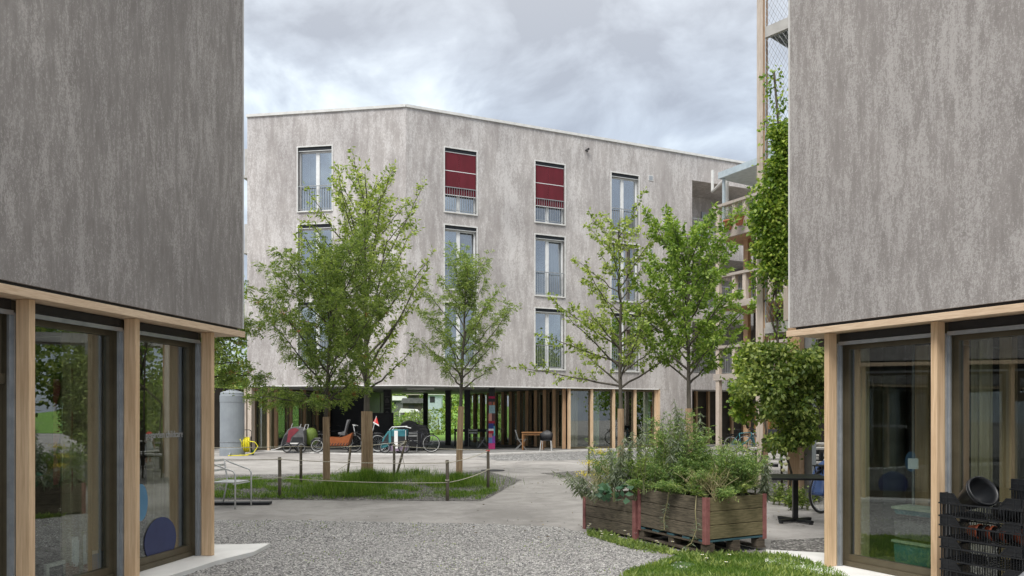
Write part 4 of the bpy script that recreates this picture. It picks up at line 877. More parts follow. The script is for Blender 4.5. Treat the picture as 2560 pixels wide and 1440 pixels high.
# ================================================================ FURNITURE, BIKES AND SMALL THINGS
def bicycle(loc,a,m,label,wr=.34,basket=False,steer=0,name='bicycle',grp='bicycles parked in the yard',lean=0):
    M=T(*loc)@rz(a)@Matrix.Rotation(lean,4,'X'); c=thing(name,loc,label,'bicycle',grp); b=MB(M); wb_=1.05
    for k,x in enumerate((0,wb_)):
        MM=M@T(x,0,wr)@(rz(steer) if k else Matrix.Identity(4)); w_=MB(MM); w_.ring((0,0,0),(0,1,0),wr-.018,.019,30,6); o=w_.build('wheel',m_black,c,True)
        w_=MB(MM); w_.ring((0,0,0),(0,1,0),wr-.045,.010,26,4); o2=w_.build('rim',m_alu,o,True)
        w_=MB(MM)
        for i in range(14): an=i*6.283/14; w_.bar((0,0,0),((wr-.05)*math.cos(an),0,(wr-.05)*math.sin(an)),.003)
        w_.tube([(0,-.05,0),(0,.05,0)],.02,6); w_.build('spokes',m_steel,o)
    S=V((.36,0,.78)); BBk=V((.42,0,.28)); Hd=V((.88,0,.82)); Hb=V((.93,0,.62)); ax=V((0,0,wr)); fx=V((wb_,0,wr))
    for p,q,r_ in ((BBk,S,.017),(BBk,Hb,.021),(S,Hd,.018),(ax+V((0,.05,0)),BBk,.01),(ax-V((0,.05,0)),BBk,.01),(ax+V((0,.05,0)),S,.009),(ax-V((0,.05,0)),S,.009),(Hd,Hb,.022)): b.tube([p,q],r_,6)
    b.build('bike_frame',m,c,True)
    b=MB(M); b.tube([Hb,fx+V((0,.05,0))],.013,6); b.tube([Hb,fx-V((0,.05,0))],.013,6); b.build('fork',m,c)
    b=MB(M); b.tube([Hd,Hd+V((-.03,0,.2))],.014,6); h=Hd+V((-.03,0,.2)); b.tube([h+V((-.12,.3,.02)),h+V((0,.2,0)),h,h+V((0,-.2,0)),h+V((-.12,-.3,.02))],.013,6); b.build('handlebar',m_blackm,c)
    b=MB(M); b.tube([S,S+V((-.03,0,.14))],.012,6); b.prism([(-.14,-.07),(-.16,.07),(-.02,.05),(.12,.015),(.12,-.015),(-.02,-.05)],.0,.05); n0=len(b.v)
    for i in range(n0-12,n0): b.v[i]=b.v[i]+(M.to_3x3()@(S+V((-.03,0,.13))))
    b.build('saddle',m_black,c)
    b=MB(M); b.ring(BBk,(0,1,0),.09,.008,18,4); b.bar(BBk+V((0,.06,0)),BBk+V((.1,.06,-.13)),.02); b.bar(BBk+V((0,-.06,0)),BBk+V((-.1,-.06,.13)),.02); b.box(.36+.12,.36+.2,.07,.16,.14,.16); b.build('crankset',m_blackm,c)
    b=MB(M); b.ring((0,0,wr),(0,1,0),wr+.03,.012,14,4,200,300) if False else b.tube([(-.1,0,wr*2-.02+.04),(.1,0,wr*2+.05),(.24,0,wr*2-.02)],.02,5); b.tube([(wb_-.05,0,wr*2+.04),(wb_+.15,0,wr*2+.02),(wb_+.3,0,wr*1.7)],.02,5); b.build('mudguard',m_blackm,c)
    b=MB(M); b.box(-.16,.3,-.06,.06,.74,.76); b.bar((-.1,.06,.74),(0,.06,wr),.012); b.bar((-.1,-.06,.74),(0,-.06,wr),.012); b.build('carrier',m_blackm,c)
    b=MB(M); b.lathe([(.01,0),(.035,.03),(.04,.06)],10,(.98,0,.72)); b.build('headlight',m_alu,c)
    if basket: b=MB(M); b.prism([(1.0,.72),(1.3,.72),(1.34,.95),(.96,.95)],-.16,.16,'y'); b.build('basket',m_dark,c)
    return c
g3=.04
bicycle(P(1078,29.2,g3),R(190),m_navy,'dark blue city bicycle with round white lamp leaning by the black passage column',steer=R(-55),wr=.36)
bicycle(P(1032,31.5,g3),R(165),m_blackm,'black bicycle half hidden behind the covered grill',wr=.34)
bicycle(P(948,29.4,g3),R(176),m_blackm,'black bicycle with bluish tyres directly behind the thick wrapped trunk',wr=.37)
bicycle(P(975,31.8,g3),R(12),m_blackm,'black bicycle under the notice column among the parked bikes',wr=.36)
bicycle(P(740,32.5,g3),R(8),m_blackm,'dark bicycle behind the red child trailer',wr=.36)
bicycle(P(800,31.5,g3),R(20),m_navy,'dark bicycle in the shade between red trailer and orange cargo box',wr=.36)
bicycle(P(1828,30.0,0),R(12),m_tealm,'turquoise bicycle standing left of the two by the wooden door',wr=.34)
bicycle(P(1862,30.6,0),R(-35),m_tealm,'turquoise bicycle turned towards us right of the two by the wooden door',wr=.34,basket=True)
# cargo bike
q=P(793,29.3,g3); M=T(*q)@rz(R(2)); c=thing('cargo_bike',q,'long cargo bicycle with an orange plywood box and child seat','cargo bike')
for x,r_ in ((0,.27),(2.38,.36)):
    w_=MB(M@T(x,0,r_)); w_.ring((0,0,0),(0,1,0),r_-.02,.022,30,6); o=w_.build('wheel',m_black,c,True); w_=MB(M@T(x,0,r_)); w_.ring((0,0,0),(0,1,0),r_-.05,.012,26,4); w_.build('rim',m_alu,o,True)
    w_=MB(M@T(x,0,r_)); 
    for i in range(14): an=i*6.283/14; w_.bar((0,0,0),((r_-.05)*math.cos(an),0,(r_-.05)*math.sin(an)),.004)
    w_.build('spokes',m_steel,o)
b=MB(M); b.prism([(.42,.30),(1.25,.30),(1.42,.78),(1.15,.66),(.95,.60),(.38,.62)],-.3,-.28,'y'); b.prism([(.42,.30),(1.25,.30),(1.42,.78),(1.15,.66),(.95,.60),(.38,.62)],.28,.3,'y'); b.box(.38,.41,-.28,.28,.3,.61); b.prism([(1.22,.3),(1.25,.3),(1.42,.78),(1.39,.78)],-.28,.28,'y'); b.box(.42,1.22,-.28,.28,.27,.3); b.build('cargo_box',m_orange,c)
b=MB(M); 
for i in range(7): b.prism([(.5+i*.11,.30),(.55+i*.11,.30),(.60+i*.11,.40),(.56+i*.11,.38)],-.306,-.301,'y')
b.build('box_decal',m_navy,c)
b=MB(M); 
for pts in ([(0,0,.27),(.25,0,.6),(.35,0,.35),(.5,0,.24),(1.3,0,.24),(1.6,0,.3)],[(1.6,0,.3),(1.48,0,.85)],[(1.6,0,.3),(2.0,0,.85)],[(1.48,0,.8),(1.95,0,.6),(2.38,.05,.36)],[(1.7,0,.28),(2.38,-.05,.36)],[(1.95,0,.7),(2.38,0,.36)]): b.tube(pts,.022,6)
b.build('bike_frame',m_blackm,c,True)
b=MB(M); b.tube([(1.48,0,.8),(1.42,0,1.08)],.018,6); b.tube([(1.55,.3,1.06),(1.42,.15,1.1),(1.42,-.15,1.1),(1.55,-.3,1.06)],.016,6); b.build('handlebar',m_alu,c)
b=MB(M); b.box(1.88,2.12,-.08,.08,.92,.97); b.tube([(2,0,.8),(2,0,.93)],.016,6); b.build('saddle',m_black,c)
b=MB(M); b.prism([(.85,.72),(1.12,.66),(1.22,1.12),(1.3,1.3),(1.2,1.3),(1.08,.8),(.85,.8)],-.17,.17,'y'); b.build('child_seat',m_greyf,c,bevel=.02)
b=MB(M); b.tube([(-.25,0,.42),(-.1,0,.56),(.12,0,.56),(.27,0,.4)],.028,5); b.tube([(2.05,0,.6),(2.25,0,.76),(2.5,0,.74),(2.72,0,.5)],.028,5); b.build('mudguard',m_blackm,c)
b=MB(M); b.tube([(1.3,.05,.24),(1.2,.1,.02)],.012,5); b.tube([(1.3,-.05,.24),(1.2,-.12,.02)],.012,5); b.build('kickstand',m_blackm,c)
# child trailer (red)
q=P(706,29.8,g3); M=T(*q)@rz(R(3))
c=thing('child_trailer',q,'red and grey child bicycle trailer with rounded hood','bike trailer','bike trailers')
sil=[(0,.2),(.06,.45),(.17,.7),(.3,.9),(.45,1.0),(.62,1.02),(.8,.98),(.92,.88),(.95,.5),(.92,.25)]
b=MB(M); b.prism(sil,-.36,.36,'y'); b.build('hood',m_greyf,c,bevel=.02)
b=MB(M); b.prism([(.22,.3),(.28,.5),(.33,.86),(.47,.95),(.62,.97),(.75,.9),(.6,.75),(.45,.6),(.36,.35)],-.375,-.362,'y'); b.build('red_panel',m_redf,c)
b=MB(M); b.prism([(.08,.3),(.11,.5),(.2,.68),(.3,.74),(.34,.55),(.22,.32)],-.374,-.363,'y'); b.prism([(.42,.38),(.9,.38),(.9,.6),(.5,.6)],-.374,-.363,'y'); b.build('mesh_window',m_dark,c)
b=MB(M); b.box(.4,.96,-.385,-.376,.33,.38); b.build('reflective_band',m_white,c)
for x,y in ((.28,-.42),(.85,-.42),(.55,.42)):
    w_=MB(M@T(x,y,.2)); w_.ring((0,0,0),(0,1,0),.18,.024,24,6); o=w_.build('wheel',m_black,c,True); w_=MB(M@T(x,y,.2)); w_.lathe([(.01,-.01),(.15,0),(.01,.01)],6) if False else w_.ring((0,0,0),(0,1,0),.13,.008,20,4); w_.build('rim',m_steel,o)
b=MB(M); b.tube([(.9,-.3,.8),(.98,-.3,1.1),(.98,.3,1.1),(.9,.3,.8)],.014,6); b.tube([(.4,-.2,.98),(.44,-.2,1.12),(.46,-.2,1.14)],.014,6); b.tube([(.75,-.25,.98),(.8,-.25,1.12)],.014,6); b.tube([(0,0,.2),(-.3,-.1,.1),(-.42,-.1,.08)],.016,6); b.build('push_bar',m_alu,c)
# lime bag behind
b=MB(T(*P(778,30.2,.3))); b.lathe([(.15,0),(.26,.1),(.27,.45),(.2,.62),(.1,.7)],12); solo(b,'rucksack',m_lime,'lime green bag showing behind the red trailer','bag',smooth=True)
# teal trailer
q=P(955,28.9,g3); M=T(*q)@rz(R(-4)); c=thing('child_trailer',q,'turquoise child trailer with white stripe and dark openings','bike trailer','bike trailers')
b=MB(M); b.prism([(0,.25),(.12,.6),(.3,.86),(.42,.9),(.44,.45),(.36,.3),(.1,.2)],-.3,.3,'y'); b.build('nose_panel',m_teal,c,bevel=.015)
b=MB(M); b.prism([(.1,.4),(.2,.62),(.33,.8),(.33,.4)],-.312,-.301,'y'); b.build('side_window',m_dark,c)
b=MB(M); b.box(.44,.98,-.3,.3,.2,.66); b.build('seat_box',m_dark,c); b=MB(M); b.box(.44,.98,-.31,.31,.66,.92); b.build('upper_panel',m_tealm,c,bevel=.015)
b=MB(M); b.box(.56,.70,-.33,-.312,.2,.88); b.build('white_stripe',m_white,c)
b=MB(M); b.box(.42,1.0,-.28,.28,.0,.2) if False else b.prism([(.34,.1),(.98,.1),(1.0,.3),(.34,.3)],-.31,.31,'y'); b.build('floor_pan',mat('lilac_fabric',(.20,.15,.22),(.26,.2,.28),5),c)
for x,y in ((.2,-.36),(.95,-.36),(.6,.36)):
    w_=MB(M@T(x,y,.24)); w_.ring((0,0,0),(0,1,0),.21,.024,24,6); o=w_.build('wheel',m_black,c,True); w_=MB(M@T(x,y,.24)); w_.ring((0,0,0),(0,1,0),.16,.008,20,4); w_.build('rim',m_steel,o)
b=MB(M); b.tube([(.35,-.25,.9),(.45,-.25,1.02),(.95,-.25,1.04),(1.2,-.25,.98)],.018,6); b.tube([(.35,.25,.9),(.45,.25,1.02),(.95,.25,1.04)],.018,6); b.tube([(1.0,-.3,.9),(1.0,-.3,.25)],.016,6); b.build('push_bar',m_alu,c)
# pennant
q=P(925,28.8,.5); c=thing('pennant',q,'red triangular pennant on a thin slanting rod among the bicycles','flag'); b=MB(); t1=P(941,28.8,ZY(1040,28.8)); b.tube([q,t1],.012,5); b.build('rod',m_alu,c)
b=MB(); p1=P(941,28.8,ZY(1041,28.8)); p2=P(932,28.8,ZY(1057,28.8)); p3=P(948,28.8,ZY(1066,28.8)); e=V((0,.006,0)); b.add([p1,p2,p3,p1+e,p2+e,p3+e],[(0,1,2),(5,4,3),(0,3,4,1),(1,4,5,2),(2,5,3,0)]); b.build('flag_cloth',m_redflag,c)
b=MB(); l=lambda t:p2.lerp(p3,t); u=lambda t:p2.lerp(p1,.18).lerp(p3.lerp(p1,.18),t); e=V((0,-.004,0)); b.add([l(0)+e,l(1)+e,u(1)+e,u(0)+e],[(0,1,2,3)]); b.build('stripe',m_white,c)
# covered grill
q=P(1030,31.0,g3); M=T(*q); c=thing('covered_grill',q,'bulky shape under a black cover behind the slatted chair','grill'); b=MB(M); b.prism([(-.55,.1),(-.62,.5),(-.55,.9),(-.4,1.15),(-.15,1.27),(.1,1.2),(.25,1.08),(.6,1.05),(.72,.8),(.75,.5),(.62,.12)],-.3,.3,'y'); b.build('cover',m_black,c,bevel=.05)
for x in (-.45,.5): b=MB(M); b.tube([(x,0,.0),(x,0,.12)],.03,6); b.build('foot',m_blackm,c)
# screens & notice board
b=MB(T(*P(943,34.2))); b.box(-.85,.75,0,.06,.04,1.62); b2=solo(b,'panel_screen',m_dark,'black board screen behind the parked bicycles left of the passage','screen')
for z0,z1,mm,lab in ((1.95,2.45,m_greyf,'dark grey printed poster, upper one on the black column'),(1.35,1.9,m_conc,'black and white poster, lower one on the black column'),(.95,1.33,m_white,'white notice sheet pinned below the posters')):
    w_=.18 if mm is not m_white else .26; q=P(968,34.97); b=MB(T(q.x,q.y-.012,0)); b.box(-w_*.9,w_*.9,0,.01,z0,z1); o=b; c=thing('poster',(q.x,q.y-.012,z0),lab,'poster','notices on the black column'); b.build('sheet',m_dark if mm is not m_white else m_white,c)
    b=MB(T(q.x,q.y-.016,0))
    if mm is not m_white: b.box(-.09,.1,0,.003,z0+.14,z0+.3); b.box(-.05,.05,0,.003,z0+.3,z0+.36); b.box(-.12,.12,0,.003,z1-.08,z1-.05); b.box(-.12,.12,0,.003,z0+.04,z0+.06)
    else:
        for i in range(5): b.box(-.17,.15,0,.003,z0+.08+i*.05,z0+.095+i*.05)
    b.build('print',m_greyf,c)
# slatted chair
def slat_chair(q,a,label,m=None,name='folding_chair',grp='folding slatted chairs',s=1):
    m=m or m_rail; M=T(*q)@rz(a); c=thing(name,q,label,'chair',grp)
    for y in (-.2,.2):
        b=MB(M); b.tube([(.22,y,0),(-.12,y,.45),(-.24,y,.85)],.013,5); b.tube([(-.24,y*.9,0),(.2,y*.9,.44)],.013,5); b.build('leg',m,c)
    b=MB(M)
    for i in range(6): x=-.16+i*.075; b.box(x,x+.05,-.2,.2,.44,.452)
    b.build('seat',m,c)
    b=MB(M)
    for z in (.62,.74): x=-.17-(z-.55)*.22; b.box(x-.01,x+.005,-.2,.2,z,z+.07)
    b.build('backrest',m,c)
slat_chair(P(1031,29.9,g3),R(95),'grey slatted folding chair, its back to us, beside the dark city bicycle')
slat_chair(P(1182,34.2,g3),R(-88),'grey slatted chair left of the two at the dark table, facing away',grp='folding slatted chairs')
slat_chair(P(1207,33.6,g3),R(175),'grey folding chair at the right end of the dark table next to the patchwork column')
slat_chair(P(1302,31.6,g3),R(4),'open folding chair standing alone left of the oak table')
slat_chair(P(1246,36.5,g3),R(200),'slatted wooden chair in the shade just right of the patchwork column',m_larchdark)
def table(q,a,L_,W_,H_,m,label,name='table',th=.04,lw=.06):
    M=T(*q)@rz(a); c=thing(name,q,label,'table'); b=MB(M); b.box(-L_/2,L_/2,-W_/2,W_/2,H_-th,H_); b.build('tabletop',m,c,bevel=.004)
    for x in (-1,1):
        for y in (-1,1): b=MB(M); cx_=x*(L_/2-lw); cy_=y*(W_/2-lw); b.box(cx_-lw/2,cx_+lw/2,cy_-lw/2,cy_+lw/2,0,H_-th); b.build('leg',m,c)
    b=MB(M); 
    for y in (-1,1): b.box(-L_/2+lw*1.5,L_/2-lw*1.5,y*(W_/2-lw)-.012,y*(W_/2-lw)+.012,H_-th-.09,H_-th)
    b.build('apron',m,c); return c
table(P(1333,31.6,g3),R(-8),.95,.7,.76,m_tabw,'orange-brown oak table in front of the timber glazing')
table(P(1180,35.8,g3),R(2),1.75,.75,.80,m_dark,'long dark table in the shade of the passage')
# black tub chair
q=P(1366,30.6,g3); M=T(*q)@rz(R(-100)); c=thing('armchair',q,'black wicker armchair with aluminium legs at the oak table','chair')
b=MB(M); n=18; vs=[];
for i in range(n+1):
    a=R(-100+200*i/n); hgt=.86-.16*abs(i-n/2)/(n/2)*1.2
    for r_,z in ((.24,.42),(.27,hgt),(.245,hgt),(.215,.44)): vs.append((-r_*math.cos(a),r_*math.sin(a)*1.02,z))
b.add(vs,[(4*i+j,4*i+(j+1)%4,4*i+4+(j+1)%4,4*i+4+j) for i in range(n) for j in range(4)]); b.build('backrest',m_black,c,True)
b=MB(M); b.lathe([(.24,0),(.24,.03)],18,(0,0,.42)); b.build('seat',m_black,c)
for x,y in ((.16,.2),(.16,-.2),(-.2,.18),(-.2,-.18)): b=MB(M); b.tube([(x,y,.43),(x*1.5,y*1.2,0)],.015,6); b.build('leg',m_alu,c)
# aluminium chair (left)
q=G(576,1268); q=V((q.x,q.y,0)); M=T(*q)@rz(R(-10)); c=thing('garden_chair',q,'bare aluminium tube armchair standing beside the left building','chair')
b=MB(M); b.box(-.21,.21,-.22,.22,.425,.44); b.build('seat',m_alu,c,bevel=.008)
for y in (-.25,.25):
    b=MB(M); b.tube([(-.3,y,0),(-.21,y,.42),(-.17,y,.62)],.013,6); b.build('leg',m_alu,c,True) if False else None
    b=MB(M); b.tube([(.235,y,0),(.235,y,.56),(.20,y,.62),(.14,y,.635),(-.17,y,.74),(-.235,y,.78)],.0135,8); b.build('front_leg',m_alu,c,True)
    b=MB(M); b.tube([(-.28,y*.9,0),(-.19,y*.9,.43),(-.22,y*.9,.6),(-.25,y*.9,.79)],.0135,8); b.build('rear_leg',m_alu,c,True)
b=MB(M); b.tube([(.2,-.25,.41),(.2,.25,.41)],.012,6); b.tube([(-.2,-.23,.41),(-.2,.23,.41)],.012,6); b.build('cross_bar',m_alu,c)
b=MB(M); 
for z in (.6,.68,.76): b.box(-.252+ (.79-z)*.12,-.24+(.79-z)*.12,-.225,.225,z,z+.035)
b.build('backrest',m_alu,c)
# dark board on the ground
b=MB(T(*G(585,1262))@rz(.05)); b.box(-.55,.62,-.09,.09,.01,.05); b.box(-.5,-.35,-.12,.1,.0,.012); solo(b,'wooden_board',m_dark,'dark wooden board lying on the asphalt behind the aluminium chair','board')
# water tank
q=G(571,1140); q=V((q.x,q.y+.38,0)); M=T(*q); c=thing('water_tank',q,'tall grey ribbed rainwater tank beside the timber glazing','water tank'); r0=.44*G(571,1140).y/27.5*1.0
hz=ZY(978,q.y-.3); b=MB(M); pr_=[(r0*1.02,0),(r0*1.02,.26),(r0*.985,.28),(r0*.985,hz-.42),(r0*1.01,hz-.40),(r0*1.01,hz-.16),(r0*.97,hz-.14),(r0*.95,hz-.05),(r0*.7,hz)]
n=60; vs=[];fs=[]
for r_,z in pr_:
    for j in range(n): rr=r_*(1+(.006 if j%2 and .27<z<hz-.3 else 0)); vs.append((rr*math.cos(6.2832*j/n),rr*math.sin(6.2832*j/n),z))
for i in range(len(pr_)-1):
    for j in range(n): fs.append((i*n+j,i*n+(j+1)%n,(i+1)*n+(j+1)%n,(i+1)*n+j))
fs.append(tuple((len(pr_)-1)*n+j for j in range(n))); b.add(vs,fs); b.build('tank_body',m_tank,c,False)
b=MB(M); b.lathe([(r0*.5,hz),(r0*.5,hz+.04),(r0*.2,hz+.06)],24); b.build('lid',m_tank,c,True)
b=MB(M); b.tube([(.1,-r0,.1),(.1,-r0-.06,.1),(.1,-r0-.08,.06)],.025,8); b.ring((0,0,.52),(0,0,1),r0*1.0,.012,40,4); b.build('tap',m_steel,c)
# hose reel
q=G(613,1138); M=T(*q)@rz(R(20)); c=thing('hose_reel',q,'yellow garden hose wound on a wheeled reel cart','hose reel')
b=MB(M@T(0,0,.4))
pts=[]
for k in range(320):
    a=k*6.283/16; rr=.22+.02*(k//80); pts.append((-.16+.32*abs(((k%160)/80)-1),rr*math.cos(a),rr*math.sin(a)))
b.tube(pts,.021,6); b.build('hose_coil',m_yellow,c,True)
b=MB(M); pts=[(-.1,-.28,.4),(-.18,-.34,.62),(-.3,-.3,.5),(-.36,-.3,.2),(-.2,-.35,.03),(.1,-.38,.02),(-.35,-.5,.02),(-.6,-.45,.02)]; b.tube(pts,.017,6); b.tube([(.1,-.28,.55),(.35,-.3,.5),(.45,-.3,.35),(.3,-.35,.1),(0,-.4,.02),(-.3,-.55,.02)],.017,6); b.build('loose_hose',m_yellow,c,True)
for x in (-.2,.2):
    b=MB(M@T(x,0,.4)); b.ring((0,0,0),(1,0,0),.3,.018,24,6); 
    for i in range(3): a=i*1.047; b.bar((0,.28*math.cos(a),.28*math.sin(a)),(0,-.28*math.cos(a),-.28*math.sin(a)),.02)
    b.build('reel_flange',m_black,c)
b=MB(M); 
for x in (-.23,.23): b.tube([(x,-.2,.02),(x,0,.4),(x,.12,.9)],.014,6); b.tube([(x,0,.4),(x,.2,.1)],.014,6)
b.tube([(-.23,.12,.9),(-.15,.13,.96),(.15,.13,.96),(.23,.12,.9)],.014,6); b.build('cart_frame',m_blackm,c)
for x in (-.28,.28): b=MB(M@T(x,.2,.1)@Matrix.Rotation(R(90),4,'Y')); b.lathe([(.09,-.03),(.1,-.02),(.1,.02),(.09,.03)],18); b.build('wheel',m_green,c,True)
# leaning poles in left glazing
b=MB()
for i in range(6): a=P(617+i*2.6,30.6+.1*i,.05); b.tube([a,a+V((.12,.15,2.3))],.02,5)
solo(b,'pole_bundle',m_navy,'bundle of dark blue poles leaning beside the grey tank','poles')
# fence posts and ropes
FP=[('a',699,1245,1143,0),('b',752,1212,1112,0),('c',868,1189,1113,.10),('d',985,1196,1110,0),('e',990,1190,1100,.28),('f',1118,1252,1150,0),('g',1220,1226,1122,0),('h',1472,1186,1115,0),('i',1748,1176,1106,0),('j',640,1200,1113,0)]
labs={'a':'round rope-fence stake at the front left of the planting bed','b':'grey stake standing behind the front left one, left of the slim trunk','c':'slightly leaning stake between the two wrapped trunks','d':'upright stake right of the thick wrapped trunk','e':'strongly leaning stake crossing the upright one','f':'front stake nearest us on the right half of the bed','g':'stake with a red knot at the right corner of the bed','h':'stake in the bare bed left of the planter boxes','i':'stake behind the tall planter weeds','j':'stake beside the tank'}
tops={}
for k,px,yb,yt,ln in FP:
    if k=='j': continue
    q=G(px,yb); H_=(yb-yt)*q.y/F; c=thing('fence_stake',q,labs[k],'stake','stakes of the rope fence')
    b=MB(T(*q)); tp=V((ln*.9,0,H_)); r_=.032 if k!='h' else .028
    b.tube([(0,0,-.02),tuple(tp*.5+V((.004,0,0))),tuple(tp*.985),tuple(tp)],[r_,r_*.97,r_*.95,r_*.8],9); b.build('stake',m_stake,c,True)
    for zf in (.95,.5):
        b=MB(T(*q)); cc=tp*zf; b.ring(tuple(cc),(0,0,1),r_+.004,.006,12,4); b.ring(tuple(cc+V((0,0,.012))),(0,0,1),r_+.004,.006,12,4)
        b.build('knot',m_redflag if (k=='g' and zf>.9) else m_rope,c)
    tops[k]=(q,tp)
def rp(k,f): q,tp=tops[k]; return q+tp*f
def rope(pts,label,sag=.05):
    b=MB(); path=[]
    for a,c in zip(pts,pts[1:]):
        n=10
        for i in range(n): t=i/n; p=a.lerp(c,t); p=p+V((0,0,-sag*4*t*(1-t))); path.append(p+V((0,-.035,0)))
    path.append(pts[-1]+V((0,-.035,0))); b.tube(path,.0075,5); solo(b,'rope',m_rope,label,'rope','ropes of the planting bed fence',smooth=True)
LFT=G(380,1243); LB=G(330,1205)
rope([LFT+V((0,0,.76)),rp('a',.95),rp('f',.93),rp('g',.95)],'upper front rope sagging from the left over the front stakes to the red knot',.03)
rope([LFT+V((0,0,.36)),rp('a',.5),rp('f',.45),rp('g',.5)],'lower front rope at knee height above the grass',.035)
rope([LB+V((0,0,.8)),rp('b',.96),rp('c',.96),rp('e',.97),rp('d',.95),rp('g',.97)],'rear rope running behind the trunks at the back stakes',.02)
rope([rp('d',.93),rp('e',.93)],'short slack rope end between the crossed stakes',.03)
rope([rp('h',.95),rp('h',.95)+V((3.2,-.2,.0))],'rope leading right from the stake beside the planters',.06)
rope([rp('i',.95),rp('i',.95)+V((3.6,-.8,.0)),rp('i',.95)+V((7.,-2,.0))],'rope crossing behind the tall weeds towards the benches',.05)
rope([rp('e',.6),G(1015,1183)+V((0,0,.05))],'loose rope end hanging from the leaning stake',.0)
rope([rp('c',.4),G(838,1184)+V((0,0,.05))],'loose rope end trailing to the ground by the middle stake',.0)
# ---------------------------------------------------------------- planters
def bracket(mb,M,h,w=.05):
    mb.M=M; t=.006
    mb.box(-.002-t,w,-t-.002,-.002,-.05,h+.004); mb.box(-t-.002,-.002,-.002,w,-.05,h+.004)
    for i in range(5): z=.03+(h-.06)*i/4; mb.box(.014,.022,-.012,-.0085,z,z+.008); mb.box(-.012,-.0085,.014,.022,z,z+.008)
def planter(label,c0,dx,L_,W_,z0,h,m1,m2,nb=3):
    """local x along long side from c0, y into"""
    Fm=frame((c0.x,c0.y,0),dx); root=thing('raised_bed',(c0.x,c0.y,0),label,'planter box','wooden planter boxes')
    bh=h/nb; rd=random.Random(int(L_*100))
    for i in range(nb):
        e=rd.uniform(-.003,.003)
        for nm,(a,b_,c_,d_),mm in (('board',(0,L_,e,.022+e),m1),('board',(0,L_,W_-.022-e,W_-e),m1),('board',(e,.022+e,.023,W_-.023),m2),('board',(L_-.022-e,L_-e,.023,W_-.023),m2)):
            b=MB(Fm); b.box(a,b_,c_,d_,z0+i*bh+.003,z0+(i+1)*bh-.003); b.build(nm,mm,root,bevel=.005)
    for x,y,an in ((0,0,0),(L_,0,90),(L_,W_,180),(0,W_,270)):
        b=MB(); bracket(b,Fm@T(x,y,z0)@rz(R(an)),h); b.build('corner_bracket',m_rust,root)
    b=MB(Fm); b.box(.024,L_-.024,.024,W_-.024,z0+.02,z0+h-.05); b.build('soil',m_earth,root)
    return root,Fm
cA=V((2.11,8.05,0)); dA=V((.888,.461,0))
# long axis runs away from the camera: frame x = short side (right), y = long side (back left)
rA,FA=planter('weathered wooden raised bed on a blue pallet, its corner with red brackets nearest to us',cA,dA,.89,1.2,.18,.46,m_plantery,m_planter)
cB=FA@V((-.02,1.235,0)); rB,FB2=planter('lower mossy wooden raised bed at the left end, next to the taller one',cB,FA.to_3x3()@V((1,0.07,0)),.85,1.06,.03,.45,m_planter,m_planter)
def pallet(label,Fm,L_,W_,z,m,mt):
    root=thing('pallet',Fm@V((0,0,z)),label,'pallet','pallets under the planter boxes')
    for y in (0,W_/2-.05,W_-.1):
        for x in (0,L_/2-.07,L_-.14): b=MB(Fm); b.box(x+.01,x+.13,y+.005,y+.095,z+.022,z+.1); b.build('block',m,root)
    for x in (0,L_/2-.06,L_-.12): b=MB(Fm); b.box(x,x+.12,0,W_,z,z+.02); b.build('bottom_board',m,root)
    for i in range(5): b=MB(Fm); y=i*(W_-.12)/4; b.box(0,L_,y,y+.12,z+.122,z+.142); b.build('top_board',mt,root)
    b=MB(Fm)
    for x in (0,L_/2-.05,L_-.1): b.box(x,x+.1,0.002,W_-.002,z+.101,z+.121)
    b.build('stringer',m,root)
pallet('weathered pallet with blue top boards carrying the front planter',FA,.89,1.2,.03,m_pallet,m_bluepal)
# ---------------------------------------------------------------- planter plants
def weed(q,H_,kind,label,name,grp,seed,lean=None,spread=.35,nst=5,n=60):
    rd=random.Random(seed); c=thing(name,q,label,'plant',grp); b=MB(T(*q)); pos=[];dr=[]; Ls=[];Ws=[]
    for s in range(nst):
        a=rd.random()*6.283; r_=rd.uniform(.1,1)*spread; le=lean or (0,0); h=H_*(rd.uniform(.6,1.0) if nst!=3 else 1-.16*s)
        tip=V((math.cos(a)*r_+le[0],math.sin(a)*r_+le[1],h)); pts=[]
        for k in range(7):
            u=k/6; pts.append(V((tip.x*u**1.6+rd.gauss(0,.01),tip.y*u**1.6+rd.gauss(0,.01),h*u*(1-.08*u))))
        b.tube(pts,[.006*(1-.7*k/6)*(H_**.5)+.0015 for k in range(7)],4,cap=False)
        m=n
        for k in range(m):
            u=rd.uniform(.12,1)**(.8); i=min(int(u*6),5); p=pts[i].lerp(pts[i+1],u*6-i)
            an=rd.random()*6.283; up_={'feather':.5,'willow':.25,'silver':-.9,'broad':.3,'grass':1.2}[kind]
            d=V((math.cos(an),math.sin(an),up_+rd.gauss(0,.3)))
            pos.append(tuple(p+V(q))); dr.append(tuple(d))
            L0={'feather':.10,'willow':.09,'silver':.12,'broad':.07,'grass':.2}[kind]*(1.15-.6*u); Ls.append(L0*rd.uniform(.45,1.35)); Ws.append(L0*{'feather':.1,'willow':.09,'silver':.085,'broad':.4,'grass':.02}[kind])
    b.build('stem',m_stem if kind!='grass' else m_straw,c)
    mm={'feather':m_leaff,'willow':m_leafb,'silver':m_leafsil,'broad':m_leaf2,'grass':m_straw}[kind]
    if kind=='feather':
        A,B_,C_,D_=pinnate(pos,dr,.11,.0055,.042,4); leaves_mesh('foliage',A,B_,C_,D_,mm,c)
    else: leaves_mesh('foliage',pos,dr,Ls,Ws,mm,c)
    return c
rdp=random.Random(11)
zA=.60; zB=.45
